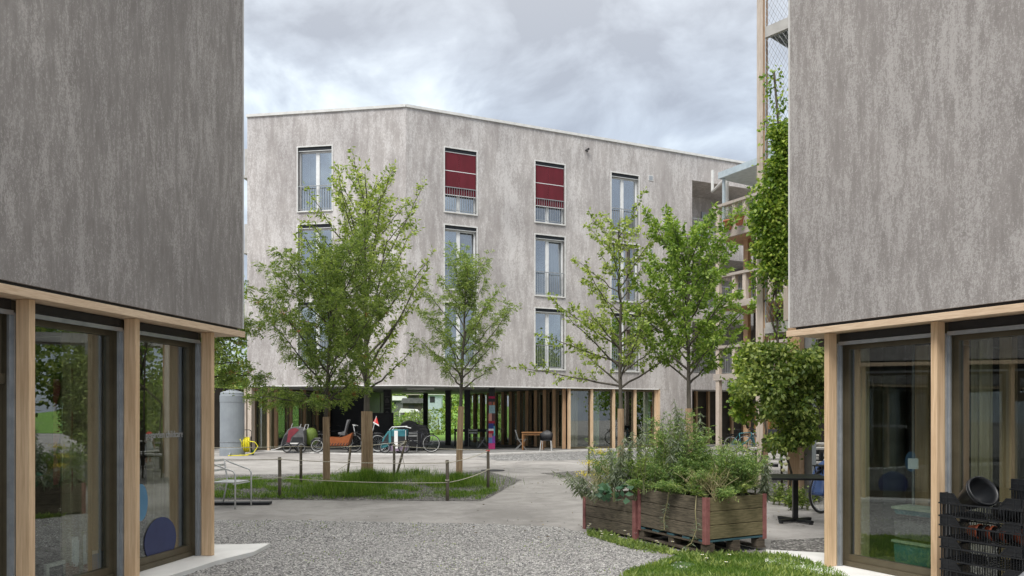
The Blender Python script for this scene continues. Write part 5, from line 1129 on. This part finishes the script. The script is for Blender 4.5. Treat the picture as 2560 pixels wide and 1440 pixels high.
for i in range(28):
    x=rdp.uniform(.06,.84); y=rdp.uniform(.06,1.14); q=FA@V((x,y,zA)); fx=q.x/q.y*F+HX
    Hh=rdp.choice((.4,.55,.7,.85,1.05))*(1.05 if fx<1720 else .72)
    weed(tuple(q),Hh,'feather' if fx<1780 or i%3==0 else 'willow','feathery green weed growing densely in the front planter box','feathery_weed','feathery weeds in the front planter',100+i,nst=6,n=38,spread=.28,lean=(-.08 if fx<1700 else .05,-.03))
for i in range(13):
    x=rdp.uniform(.05,.8); y=rdp.uniform(.05,1.0); q=FB2@V((x,y,zB)); Hh=rdp.uniform(.5,.95)
    weed(tuple(q),Hh,'feather' if i%3 else 'broad','bushy green weed in the left planter box','feathery_weed','bushy weeds in the left planter',200+i,nst=5,n=32,spread=.24)
for i in (0,2,3,5,7,9):
    if i<6: q=FA@V((.02,.1+.19*i,.63)); ln=(-.22,-.05)
    else: q=FA@V((.12+.14*(i-6),.02,.63)); ln=(.02,-.2)
    weed(tuple(q),rdp.uniform(.1,.2),'feather' if i%3 else 'willow','green weed spilling over the rim of the front planter','spilling_weed','weeds spilling over the front planter rim',250+i,nst=5,n=26,spread=.12,lean=ln)
for i,(px,top) in enumerate(((1610,1045),(1640,1030),(1665,1015),(1700,1000),(1730,1020),(1760,1050),(1690,1040),(1860,1120))):
    q=P(px,rdp.uniform(8.7,9.0),.6); weed(tuple(q),ZY(top,q.y)-.6,'feather' if i%2 else 'willow','tall leafy weed rising in the middle of the front planter','tall_weed','tall weeds in the front planter',270+i,nst=3,n=44,spread=.14)
# tall silvery spikes
for k,(px,Y,top) in enumerate(((1695,8.9,975),(1712,8.8,1000),(1735,8.9,1010),(1683,8.7,1030),(1555,9.4,1075),(1575,9.6,1065),(1535,9.5,1110),(1655,9.3,1040),(1600,9.5,1050),(1910,8.6,1130))):
    q=P(px,Y,.55); H_=ZY(top,Y)-.55; weed(tuple(q),H_,'silver',f'drooping silvery spike, {["tallest of all, centre","second from the tallest","right of the tallest group","left of the tallest group","left cluster, middle one","left cluster, highest","left cluster, outermost","between both clusters, right","between both clusters, left","single one at the far right"][k]}','silver_spike_plant','tall silvery spikes above the planters',300+k,nst=3,n=120,spread=.13)
for k in range(8):
    px=1700+k*27; q=P(px,8.75,.58); weed(tuple(q),rdp.uniform(.45,.75),'willow','narrow-leaved upright weed in the front planter','willow_weed','willow-like weeds in the front planter',400+k,nst=4,n=46,spread=.22)
for k in range(12):
    q=FA@V((rdp.uniform(.1,.85),rdp.uniform(.0,.9),.6)); weed(tuple(q),rdp.uniform(.25,.45),'grass','pale straw-like grass tuft in the front planter','dry_grass_tuft','straw tufts in the front planter',500+k,nst=9,n=7,spread=.3)
q=P(1720,8.3,.6)
# trailing stems hanging over the side
def trailing(pts,label,seed,mleaf=m_leafsil):
    rd=random.Random(seed); pts=[V(p) for p in pts]; c=thing('trailing_stem',pts[-1],label,'plant stem','stems hanging over the planter'); b=MB(); b.tube(pts,.006,5); b.build('stem',m_straw,c); pos=[];d=[]
    for i in range(40): t=rd.uniform(.35,1)*(len(pts)-1); k=min(int(t),len(pts)-2); p=pts[k].lerp(pts[k+1],t-k); pos.append(tuple(p)); d.append((rd.gauss(0,1),rd.gauss(0,1),rd.gauss(-.4,.5)))
    leaves_mesh('foliage',pos,d,[.07]*40,[.006]*40,mleaf,c)
s0=cA+V((-.05,-.05,0))
trailing([FA@V((-.03,.12,.66)),FA@V((-.08,.08,.5)),FA@V((-.07,.07,.3)),FA@V((-.1,.12,.14)),FA@V((-.16,.2,.06))],'pale stem hanging beside the red corner bracket',1)
trailing([FA@V((.0,.62,.66)),FA@V((-.07,.56,.55)),FA@V((-.09,.6,.35)),FA@V((-.1,.58,.22))],'pale curved stem hanging over the middle of the long side',2)
# lower left overhanging silver plant and yellow flowers
for k,(px,py,Y) in enumerate(((1478,1255,9.6),(1455,1235,9.8),(1500,1245,9.5))):
    q=P(px,Y,.45); weed(tuple(q),.42,'silver',f'spiky plant over the left end of the low planter, {["middle","outermost","innermost"][k]} of three','spiky_plant','spiky plants at the left planter end',600+k,nst=4,n=40,spread=.3,lean=(-.25,-.1))
for k,(px,py,Y) in enumerate(((1500,1150,9.7),(1490,1180,9.6),(1530,1120,9.7))):
    q=P(px,Y,.48); H_=max(ZY(py,Y)-.48,.25); c=weed(tuple(q),H_,'grass',f'yellow flowering stalk at the left planter, {["middle","lowest","highest"][k]} of three','yellow_flower_plant','yellow flowering stalks',650+k,nst=4,n=10,spread=.22,lean=(-.15,0))
    pos=[];d=[]
    for i in range(130): a=rdp.random()*6.28; r_=rdp.random()*.12; pos.append((q.x-.15+r_*math.cos(a)*1.3,q.y+r_*math.sin(a),q.z+H_*.92+rdp.gauss(0,.02))); d.append((rdp.gauss(0,1),rdp.gauss(0,1),.6))
    leaves_mesh('flowers',pos,d,[.018]*130,[.006]*130,m_flowery,c)
# big blue-green leaves
q=P(1535,9.3,.45); pos=[];d=[]
for i in range(26): a=rdp.random()*6.28; r_=rdp.random()*.16; pos.append((q.x+r_*math.cos(a),q.y+r_*math.sin(a),q.z+rdp.uniform(.02,.2))); d.append((math.cos(a),math.sin(a),.1))
c=thing('cabbage_plant',q,'broad blue-green leaves in the left planter box','plant'); leaves_mesh('leaves',pos,d,[.12]*26,[.045]*26,leafmat('leaf_bluegreen',(.05,.12,.07),(.08,.17,.10),(.13,.24,.14),.2),c); b=MB(T(*q)); b.tube([(0,0,0),(0,0,.12)],.012,5); b.build('stem',m_stem,c)
# ---------------------------------------------------------------- bistro table, tarp bike, benches
q=G(2005,1312); q=V((q.x,q.y+.25,0)); M=T(*q)@rz(R(-8)); c=thing('bistro_table',q,'square black bistro table on a cross foot beside the right building','table')
zt=ZY(1190,q.y)
b=MB(M@rz(R(0))); b.box(-.40,.42,-.38,.38,zt-.03,zt); b.build('tabletop',m_blackm,c,bevel=.004); b=MB(M); b.box(-.035,.035,-.035,.035,.06,zt-.03); b.build('pedestal',m_blackm,c)
b=MB(M@rz(R(35))); b.box(-.3,.3,-.03,.03,.02,.055); b.box(-.03,.03,-.3,-.031,.02,.055); b.box(-.03,.03,.031,.3,.02,.055)
for x,y in ((-.28,0),(.28,0),(0,-.28),(0,.28)): b.box(x-.02,x+.02,y-.02,y+.02,0,.019)
b.build('cross_foot',m_blackm,c)
q=G(2075,1290); c=bicycle((q.x,q.y+.3,0),R(35),m_blackm,'bicycle under a blue rain cover behind the bistro table',name='covered_bicycle')
b=MB(T(q.x,q.y+.3,0)@rz(R(35))); b.prism([(-.2,.3),(-.12,.55),(0,.72),(.15,.8),(.35,.86),(.6,.9),(.85,.95),(1.0,.8),(1.05,.5),(.8,.42),(.55,.46),(.4,.36),(.2,.42),(.05,.26)],-.14,.14,'y'); o=b.build('rain_cover',m_bluec,c,bevel=.05)
def bench_set(q,a,label):
    M=T(*q)@rz(a); c=thing('picnic_bench',q,label,'picnic bench','picnic benches at the back right')
    b=MB(M); b.box(-1,1,-.35,.35,.72,.76); b.build('tabletop',m_conc,c)
    for y in (-.75,.75): b=MB(M); b.box(-1,1,y-.15,y+.15,.43,.47); b.build('seat',m_conc,c)
    for x in (-.8,.8):
        b=MB(M); b.box(x-.04,x+.04,-.85,.85,.36,.43); b.box(x-.04,x+.04,-.3,-.22,0,.72); b.box(x-.04,x+.04,.22,.3,0,.72); b.box(x-.04,x+.04,-.3,.3,.64,.719); b.build('trestle',m_blackm,c)
bench_set(P(1985,17.6),R(4),'black framed picnic bench with pale planks, nearer one behind the vine post')
bench_set(P(2110,20.5),R(-6),'black framed picnic bench with pale planks, further one behind the vine post')
# picnic bench, board and child reflected in the left window
bench_set(V((9.3,17.5,0)),R(70),'picnic bench out in the yard seen mirrored in the childcare window')
# ================================================================ TREES AND PLANTS
t1=[(0,.1),(.2,.8),(.33,1.5),(.48,1.75),(.62,1.6),(.75,1.05),(.88,.6),(1,.15)]
b1=G(918,1206)
tree(tuple(b1),7.0,2.0,t1,.085,40,m_leaf1,'tallest slender tree, its thick trunk wrapped in reed, before the grey block corner',dens=15,wrap=(0,1.62,.13),seed=21,up=50,LS=(.11,.022),twigs=7,subL=.42)
b2=G(816,1229)
tree(tuple(b2),4.9,1.75,[(0,.1),(.38,.9),(.46,1.6),(.6,1.35),(.8,.9),(1,.15)],.052,30,m_leaf2,'rowan tree with orange berries and slim wrapped trunk in front of the bicycles','pinnate',dens=17,wrap=(0,1.5,.068),seed=22,up=42,LS=(.065,.012,.17),berries=44,twigs=5,subL=.4,extra=((1.75,200,1.2,8),(1.8,330,.9,12),(1.85,170,1.6,14),(1.9,80,.8,15),(1.75,270,.8,5)))
b3=G(1148,1192)
tree(tuple(b3),5.45,2.1,[(0,.1),(.38,.7),(.46,1.25),(.6,1.15),(.75,.65),(.9,.35),(1,.1)],.06,26,m_leaf2,'smaller feathery rowan with slim trunk right of the middle of the bed','pinnate',dens=15,wrap=(0,1.75,.075),seed=33,up=48,LS=(.06,.0105,.16),twigs=5,subL=.4)
b4=G(1552,1182)
tree(tuple(b4),6.9,2.2,[(0,.1),(.32,2.1),(.45,1.8),(.6,1.35),(.8,.95),(.92,.6),(1,.15)],.07,28,m_leaf1,'airy thin-leaved tree left of the two behind the planter boxes',dens=21,wrap=(0,1.7,.085),seed=44,up=38,LS=(.10,.028),twigs=6,subL=.36,extra=((2.3,185,2.7,12),(2.9,170,2.0,25),(3.3,200,1.9,35),(2.6,20,1.2,40)))
b5=G(1725,1190)
tree(tuple(b5),6.3,2.3,[(0,.1),(.33,1.2),(.45,1.65),(.6,1.5),(.75,1.2),(.9,.75),(1,.2)],.075,36,m_leaf3,'dense bright green tree right of the two behind the planter boxes',dens=34,wrap=(0,1.7,.09),seed=55,up=45,LS=(.12,.027),twigs=7,subL=.45)
b6=V((-5.6,13.2,0))
tree(tuple(b6),4.3,2.2,[(0,.1),(.3,.9),(.5,.95),(.75,.8),(1,.3)],.06,26,m_leaf2,'rowan with berries peeping out from behind the left building','pinnate',dens=18,seed=66,up=8,LS=(.065,.012,.17),berries=36,twigs=6,subL=.42)
# vine on the gallery
def vine(label,clumps,n,L_,W_,m,base,stems,seed,name='climbing_plant',sil=1):
    rd=np.random.default_rng(seed); c=thing(name,base,label,'climbing plant'); pos=[];d=[]
    tot=sum(k[3]*k[4]*k[5]*k[6] for k in clumps)
    for cx_,cy_,cz_,rx_,ry_,rz_,w in clumps:
        m_=int(n*rx_*ry_*rz_*w/tot)+1
        for i in range(m_):
            v=rd.normal(size=3); v/=np.linalg.norm(v); r_=rd.uniform(.45,1.08)
            pos.append((cx_+v[0]*rx_*r_,cy_+v[1]*ry_*r_,cz_+v[2]*rz_*r_)); q=v*.6+rd.normal(size=3)*.5; q[2]-=.45; d.append(q)
    for i in range(0,len(pos),9): # sprays sticking out
        p=pos[i]; s_=rd.normal(size=3)*.13; pos[i]=(p[0]+s_[0],p[1]+s_[1]*.5,p[2]+s_[2])
    k=len(pos); leaves_mesh('foliage',pos,d,rd.uniform(.6,1.4,k)*L_,rd.uniform(.8,1.2,k)*W_,m,c,.2)
    b=MB()
    for s in stems: b.tube([tuple(p) for p in s],.022,6)
    b.build('vine_stem',m_twig,c,True)
    return c
rc=random.Random(9); cl=[]
def addc(px,py,Y,rpx,w=1,ry=.22):
    r_=rpx*Y/F; q=P(px,Y,ZY(py,Y)); cl.append((q.x,q.y,q.z,r_*rc.uniform(.8,1.1),ry,r_*rc.uniform(.8,1.2),w))
Yv=15.0
for py in range(170,330,14):
    for _ in range(2): addc(rc.uniform(1915,1972),py+rc.uniform(-6,6),Yv,rc.uniform(8,16),.3)
for py in range(330,690,12):
    xl=1935 if py<420 else (1905 if py<500 else (1893 if py<620 else 1905))
    for _ in range(3): addc(rc.uniform(xl+6,1976),py+rc.uniform(-8,8),Yv,rc.uniform(14,28),1)
for py in range(690,850,16):
    for _ in range(2): addc(rc.uniform(1920,1975),py,Yv,rc.uniform(8,18),.35)
for px,py in ((1885,470),(1880,500),(1885,540),(1890,580),(1878,560),(1885,620),(1880,660),(1893,690),(1888,718),(1900,520)): addc(px,py,15.2,13,1)
vine('dense bright green climber growing up the wire mesh of the timber gallery',cl,11000,.078,.031,m_leafv,tuple(P(1960,14.6)),[[P(1955,15,0),P(1950,15,2),P(1940,14.98,4),P(1955,14.98,6.5),P(1935,15,8.5)],[P(1962,15,2.5),P(1925,15,3.6),P(1960,14.97,5)]],1)
cl=[]
for i in range(84):
    px=rc.uniform(1860,2070); py=rc.uniform(865,1110)
    if px<1890 and py>1030: continue
    if py>1060 and px<1925: continue
    if py>1050 and px>2035: continue
    addc(px,py,12.95+rc.uniform(-.25,.35),rc.uniform(13,30),1,.30)
for px,py in ((1855,960),(1850,920),(1862,1000),(1840,1030),(1870,895),(1852,1042),(1885,870)): addc(px,py,13.6,15,.8,.15)
sq=P(1990,13.3)
vine('bushy dark green vine mass with a twisted stem in front of the timber posts',cl,11500,.078,.031,m_leafb,tuple(sq),[[(sq.x-.15,sq.y,0),(sq.x-.1,sq.y-.05,.5),(sq.x-.2,sq.y,.9),(sq.x-.05,sq.y,1.3),(sq.x-.1,sq.y,1.9),(sq.x-.5,sq.y,2.4)],[(sq.x-.1,sq.y,1.2),(sq.x+.15,sq.y-.03,1.6),(sq.x+.2,sq.y,2.1)],[P(1908,15.3,0),P(1903,15.3,.6),P(1915,15.3,1.2),P(1905,15.3,1.8),P(1925,14.5,2.3)]],2)
cl=[]
for px,py in ((1840,1000),(1848,1030),(1862,1040),(1850,900),(1872,880),(1858,930),(1838,965),(1866,1012)): addc(px,py,13.2,15,1,.12)
vine('bright yellow-green young shoots at the left edge of the vine',cl,900,.08,.03,m_leafv,tuple(P(1852,13.2)),[[P(1870,13.2,1.3),P(1850,13.2,1.7)]],3)
m_rose=mat('rose_pale',(.62,.60,.30),(.72,.70,.42),9)
# undergrowth at the vine foot
for k in range(9):
    px=1935+k*14; q=G(px,1262+rc.uniform(-8,14)); weed(tuple(q),rc.uniform(.25,.55),'broad' if k%2 else 'willow','low leafy weed at the foot of the vine posts','foot_weed','weeds at the foot of the vine',700+k,nst=6,n=30,spread=.22)
for k,(px,py) in enumerate(((1965,1165),(1958,1180),(1970,1150))):
    q=P(px,13.0,ZY(py,13.0)); b=MB(T(*q)); b.lathe([(.008,0),(.03,.015),(.038,.04),(.018,.06)],9); solo(b,'rose_bloom',m_rose,f'pale yellow rose bloom by the vine stem, {["middle","lowest","top"][k]} one','flower','yellow roses by the vine',smooth=True)
# ---------------------------------------------------------------- grass
def nmask(sc,th,seed=0):
    from mathutils import noise as mn
    return lambda x,y: 1.0 if mn.noise(Vector((x*sc,y*sc,seed)))>th else .06
grass('gravel_weeds',[G(560,1300),G(1100,1310),G(1500,1345),G(1560,1438),G(800,1438)],500,.03,m=m_leaf2,w=.005,seed=22,label='sparse seedlings in the gravel yard',spread=.9,mask=nmask(1.2,.1,4))
bp=[G(480,1247),G(700,1248),G(1200,1251),G(1250,1226),G(1225,1205),G(1075,1190),G(870,1188),G(700,1196),G(480,1200)]
grass('bed_grass',bp,17000,.11,mask=nmask(1.5,.06,3),w=.006,seed=1,label='grass and low weeds in the fenced planting bed',spread=.45)
def tuft(px,py,r_,n,h,seed,lab):
    q=G(px,py); rd=np.random.default_rng(seed); a=rd.uniform(0,6.28,n); rr=np.abs(rd.normal(0,.5,n))*r_
    pos=[(q.x+rr[i]*math.cos(a[i])*1.6,q.y+rr[i]*math.sin(a[i]),0) for i in range(n)]
    d=[(rd.normal()*.3,rd.normal()*.3,1) for i in range(n)]
    o=leaves_mesh('grass_clump',pos,d,h*rd.uniform(.5,1.2,n),[.005]*n,m_grass,None,.1); o['kind']='stuff'; o['label']=lab
grass('bed_weeds',bp,6000,.07,m=m_leafsil,mask=nmask(1.1,.0,9),w=.011,seed=12,label='pale low weeds scattered in the planting bed',spread=.9)
tuft(918,1212,.45,2600,.36,5,'tall grass round the thick trunk'); tuft(830,1236,.5,2600,.28,6,'tall grass round the slim trunk'); tuft(885,1240,.5,1800,.25,7,'tall grass between both trunks'); tuft(1145,1215,.6,2400,.3,8,'tall grass round the small rowan'); tuft(1040,1192,.5,500,.25,9,'thin grass by the stakes')
fg=[G(1440,1330),G(1500,1346),G(1600,1378),G(1680,1400),G(1560,1440),G(1480,1500),G(1500,1600),V((2.4,4.2,0)),V((3.0,5.0,0)),G(2100,1440),G(2060,1425),G(1960,1396),G(1850,1385),G(1700,1370),G(1600,1345)]
fg2=[G(1440,1328),G(1520,1336),G(1620,1365),G(1700,1385),G(1800,1388),G(1960,1392),G(2060,1420),G(2110,1440),G(2120,1470),G(1900,1478),G(1700,1482),G(1540,1474),G(1570,1432),G(1690,1400),G(1600,1380),G(1500,1350)]
m_turf=mat('turf_base',(.04,.08,.018),(.07,.13,.03),9,rough=1)
sheet('turf',fg2[3:13],.008,m_turf,.03,.2,8)
grass('lawn_grass',fg2[3:14],24000,.06,w=.0045,seed=3,label='short lawn grass at the bottom right between gravel and white plinth',spread=.55,mask=nmask(1.5,-.5,7))
grass('planter_weeds',fg2,7000,.085,m=m_leaf2,w=.011,seed=4,label='low weeds and clover at the foot of the planters',spread=.9,mask=nmask(2,-.1,2))
for k in range(22):
    px,py=random.choice(((1475,1335),(1520,1355),(1565,1350),(1580,1352),(1630,1378),(1640,1372),(1575,1345),(1505,1352),(1760,1415),(1700,1395),(1815,1418),(1680,1378)))
    q=G(px+rc.uniform(-9,9),py+rc.uniform(-4,4)); h=rc.uniform(.06,.14); c=thing('daisy',q,'small white daisy in the weeds at the foot of the planters','flower','white daisies by the planters'); b=MB(T(*q)); b.tube([(0,0,0),(.01,0,h)],.0015,4); b.build('stem',m_stem,c)
    b=MB(T(q.x+.01,q.y,h)); n=9; vs=[(0,0,.0)]+[(.019*(1 if i%2 else .8)*math.cos(6.283*i/18),.019*math.sin(6.283*i/18),.004) for i in range(18)]+[(0,0,-.004)]
    b.add(vs,[(0,1+i,1+(i+1)%18) for i in range(18)]+[(19,1+(i+1)%18,1+i) for i in range(18)]); b.build('petals',m_flower,c); b=MB(T(q.x+.01,q.y,h)); b.lathe([(.005,.002),(.004,.007)],8); b.build('centre',m_flowery,c)
# dry leaves and bits blown over the asphalt
rdl=np.random.default_rng(77); pos=[];d=[]
while len(pos)<700:
    x=rdl.uniform(-7,7); y=rdl.uniform(9,27)
    if rdl.random()>.5: q=G(*[(400,1255),(1300,1210),(1240,1230),(900,1186),(1480,1200),(1900,1300),(1450,1320)][rdl.integers(7)]); x=q.x+rdl.normal()*.9; y=q.y+rdl.normal()*.5
    pos.append((x,y,.012)); d.append((rdl.normal(),rdl.normal(),rdl.normal()*.08))
o=leaves_mesh('fallen_leaves',pos,d,rdl.uniform(.02,.06,700),rdl.uniform(.006,.018,700),leafmat('leaf_dry',(.06,.045,.03),(.14,.10,.05),(.30,.24,.12),.1),None,.1,np.tile((0,0,1.),(700,1))); o['kind']='stuff'; o['label']='dry leaves and bits scattered over the asphalt'
# loose gravel stones (relief in the foreground)
rd=np.random.default_rng(8); N_=11000; gp=gravel_poly; vs=[];fs=[]; cnt=0
px_=rd.uniform(0,1,N_*3)
while cnt<N_:
    y=6.2+rd.random()**1.6*5.0; x=rd.uniform(-3.6,3.4)
    if not inpoly(x,y,gp) and rd.random()>.05: continue
    s=rd.uniform(.005,.0135)*(1 if y<9 else 1.1); a=rd.uniform(0,6.28); e_=rd.uniform(.6,1)
    base=len(vs); zc_=.004+s*.25
    pr8=[(1,0,0),(.3,.9,0),(-.7,.6,0),(-.8,-.5,0),(.2,-.9,0),(.1,.1,.6),(0,0,-.5)]
    for p in pr8:
        xx=p[0]*s*rd.uniform(.8,1.2); yy=p[1]*s*e_*rd.uniform(.8,1.2); vs.append((x+xx*math.cos(a)-yy*math.sin(a),y+xx*math.sin(a)+yy*math.cos(a),zc_+p[2]*s+rd.uniform(-.1,.1)*s))
    for i in range(5): fs.append((base+i,base+(i+1)%5,base+5)); fs.append((base+(i+1)%5,base+i,base+6))
    cnt+=1
me=bpy.data.meshes.new('loose_gravel'); me.from_pydata(vs,[],fs)
m_stone,t,bs=newmat('stone_grey'); gg=t.nodes.new('ShaderNodeNewGeometry'); t.links.new(ramp(t,gg.outputs['Random Per Island'],[(0,(.10,.10,.105)),(.4,(.31,.31,.305)),(.7,(.48,.47,.46)),(1,(.80,.79,.77))]),bs.inputs['Base Color']); bs.inputs['Roughness'].default_value=.85
me.materials.append(m_stone); o=bpy.data.objects.new('loose_gravel',me); COL.objects.link(o); o['kind']='stuff'; o['label']='loose grey gravel stones covering the foreground'
# ---------------------------------------------------------------- background garden behind the passage
for k in range(26):
    x=-19+k*1.15+rc.uniform(-.4,.4); Y=rc.uniform(50,60); h=rc.uniform(1.3,2.6); pos=[];d=[]; n=420
    c=thing('shrub',(x,Y,.02),'bushy garden shrub beyond the passage lawn','shrub','shrubs in the garden beyond')
    for i in range(n):
        a=rc.random()*6.28; u=rc.random(); r_=(.3+.9*math.sin(min(u*3.0,3.1)))*rc.uniform(.5,1); pos.append((x+r_*math.cos(a),Y+r_*math.sin(a),.05+u*h)); d.append((rc.gauss(0,1),rc.gauss(0,1),rc.gauss(.3,.7)))
    leaves_mesh('foliage',pos,d,[.26]*n,[.06]*n,(m_leaf3,m_leafsil,m_leafb,m_leafv,m_leaff)[k%5],c); b=MB(T(x,Y,.02)); b.tube([(0,0,0),(0,0,h*.6)],.04,5); b.build('stem',m_twig,c)
for k in range(14):
    x=-26+k*3.6+rc.uniform(-1,1); Y=rc.uniform(85,105); h=rc.uniform(5,8.5) if k%4 else 6.; pos=[];d=[]; n=700
    c=thing('garden_tree',(x,Y,0),'dark leafy tree far behind the garden huts','tree','trees beyond the garden')
    for i in range(n):
        v=Vector((rc.gauss(0,1),rc.gauss(0,1),rc.gauss(0,1))).normalized()*rc.uniform(.6,1); pos.append((x+v.x*2.6,Y+v.y*2.4,h*.62+v.z*h*.42)); d.append((rc.gauss(0,1),rc.gauss(0,1),rc.gauss(0,.7)))
    leaves_mesh('crown',pos,d,[.6]*n,[.18]*n,(m_leafb,m_leaf2)[k%2],c); b=MB(T(x,Y,0)); b.tube([(0,0,0),(0,0,h*.6)],[.25,.12],6); b.build('trunk',m_bark,c)
def hut(px,Y,zt,w_,h_,mw,mr,label,base=None):
    zb=base if base is not None else zt-h_; q=P(px,Y,0); c=thing('garden_hut',q,label,'hut','garden huts beyond the lawn'); b=MB(T(q.x,q.y,0)); b.box(-w_/2,w_/2,0,w_*.8,0,zt-.45); b.build('wall',mw,c)
    b=MB(T(q.x,q.y,0)); b.prism([(-w_/2-.2,zt-.448),(w_/2+.2,zt-.448),(w_/2+.0,zt-.02),(-w_/2,zt)],-.25,w_*.85,'y'); b.build('roof',mr,c)
    b=MB(T(q.x,q.y,0)); b.box(-w_*.2,w_*.1,-.02,-.001,zt-1.2,zt-.6); b.build('window',m_dark,c)
hut(1031,66,3.0,1.7,2.4,m_room,m_greyf,'dark hut with grey roof, seen through the passage')
hut(1033,80,4.1,1.1,2,m_room,m_larch_grey,'tiny tall dark hut behind the others')
hut(985,74,3.4,2.0,1.3,m_greyf,m_white,'hut with a pale flat roof next to the notice column')
hut(1083,72,3.9,1.6,1.6,m_tealglass,m_white,'pale greenhouse right of the dark hut')
q=P(1020,62); b=MB(T(q.x,q.y,0)); b.prism([(-.8,1.7),(.8,1.7),(.5,2.0),(-.6,2.05)],0,2.2,'y'); 
for x in (-.7,.7): b.box(x-.03,x+.03,.05,.1,0,1.7)
solo(b,'white_awning',m_white,'low white awning in front of the dark garden hut','awning')
# big trees outside the frame, mirrored in the near windows
def bigtree(x,Y,H_,n,label,m):
    pos=[];d=[]; c=thing('broadleaf_tree',(x,Y,0),label,'tree','large trees beyond the yard')
    for j in range(26):
        v=Vector((rc.gauss(0,1),rc.gauss(0,1),rc.gauss(0,1))).normalized(); cx_=x+v.x*2.2; cy_=Y+v.y*2.2; cz_=H_*.6+v.z*H_*.34
        for i in range(n//26): u=Vector((rc.gauss(0,.55),rc.gauss(0,.55),rc.gauss(0,.5))); pos.append((cx_+u.x,cy_+u.y,cz_+u.z)); d.append((rc.gauss(0,1),rc.gauss(0,1),rc.gauss(-.2,.7)))
    n=len(pos); leaves_mesh('crown',pos,d,[.22]*n,[.07]*n,m,c); b=MB(T(x,Y,0)); b.tube([(0,0,0),(.1,0,H_*.5),(0,.1,H_*.85)],[.18,.12,.04],8); b.build('trunk',m_bark,c)
for k in range(8):  # unseen hedge row, added to cover the lawn in the left window reflections
    x=17+k*3.1; Y=27+k*2.1; pos=[];d=[]; n=900; c=thing('mirror_hedge',(x,Y,0),'tall unseen hedge shrub behind the right building, added for the left window reflections','shrub','unseen hedge shrubs added for reflections')
    for i in range(n): a=rc.random()*6.28; u=rc.random(); r_=(.8+1.3*math.sin(min(u*3,3.1)))*rc.uniform(.5,1); pos.append((x+r_*math.cos(a),Y+r_*math.sin(a),u*3.2)); d.append((rc.gauss(0,1),rc.gauss(0,1),rc.gauss(0,.7)))
    leaves_mesh('foliage',pos,d,[.32]*n,[.1]*n,(m_leafb,m_leaf2)[k%2],c); b=MB(T(x,Y,0)); b.tube([(0,0,0),(0,0,2)],.06,5); b.build('stem',m_twig,c)
# small child crossing the yard, mirrored in the childcare window
def figure(q,a,h,label):
    M=T(*q)@rz(a)@Matrix.Diagonal((h,h,h,1)); c=thing('person',q,label,'person')
    vs=[(0,0,.50),(0,0,.60),(0,0,.72),(0,0,.78),(0,0,.80),(0,.07,.49),(.05,.075,.27),(-.02,.075,.03),(.07,.08,.02),(0,-.07,.49),(-.04,-.075,.27),(-.11,-.075,.05),(-.03,-.08,.03),(0,.12,.74),(.03,.17,.60),(.10,.17,.49),(0,-.12,.74),(-.03,-.17,.60),(.03,-.18,.47)]
    ed=[(0,1),(1,2),(2,3),(3,4),(0,5),(5,6),(6,7),(7,8),(0,9),(9,10),(10,11),(11,12),(2,13),(13,14),(14,15),(2,16),(16,17),(17,18)]
    rr=[.085,.075,.085,.04,.04,.06,.042,.028,.024,.06,.042,.028,.024,.04,.028,.02,.04,.028,.02]
    me=bpy.data.meshes.new('body'); me.from_pydata(vs,ed,[]); o=bpy.data.objects.new('body',me); COL.objects.link(o)
    sk=o.modifiers.new('s','SKIN'); 
    for i,r_ in enumerate(rr): me.skin_vertices[0].data[i].radius=(r_,r_)
    me.skin_vertices[0].data[0].use_root=True
    su=o.modifiers.new('u','SUBSURF'); su.levels=1; dg=bpy.context.evaluated_depsgraph_get(); m2=bpy.data.meshes.new_from_object(o.evaluated_get(dg)); bpy.data.objects.remove(o)
    # head joined to the same mesh
    n0=len(m2.vertices); V2=[tuple(v.co) for v in m2.vertices]; F2=[tuple(p.vertices) for p in m2.polygons]
    hb_=MB(); hb_.M=T(0,0,.89)
    hb_.lathe([(.02,-.105),(.06,-.085),(.082,-.04),(.09,.01),(.082,.055),(.055,.09),(.01,.105)],14); hb_.M=Matrix.Identity(4); hb_.add([(.085,-.014,.87),(.085,.014,.87),(.11,0,.865),(.088,0,.90)],[(0,1,2),(1,3,2),(3,0,2)])
    V2+=[tuple(v) for v in hb_.v]; F2+=[tuple(n0+i for i in f) for f in hb_.f]
    b=MB(M); b.add(V2,F2); b.build('body',mat('skin',(.50,.30,.21),(.56,.35,.25),5,rough=.5),c,True)
    b=MB(M); b.lathe([(.16,.36),(.13,.5),(.095,.62),(.11,.73),(.05,.785)],14); b.build('dress',m_curt,c,True)
    b=MB(M); b.lathe([(.13,.915),(.125,.925),(.095,.93),(.09,.97),(.05,1.01),(.005,1.02)],14); b.build('hat',m_redflag,c,True)
    return c
figure(V((10.3,19.4,0)),R(200),.98,'small child in white dress and red sun hat walking, mirrored in the childcare window')
bigtree(-13,37,7.5,4200,'tree behind the rainwater tank at the left end of the grey block',m_leafb)
bigtree(-17,42,8,4200,'tree far behind the left building',m_leaf2)
bigtree(12.5,21,6.5,5200,'leafy tree at the far side of the yard, mirrored left in the childcare window',m_leaf2)
bigtree(16.5,17.5,7.0,5200,'leafy tree beyond the benches, mirrored in the second left window',m_leafb)
bigtree(15,27,7.5,5200,'tree behind the balcony tower, mirrored in the left windows',m_leaf3)
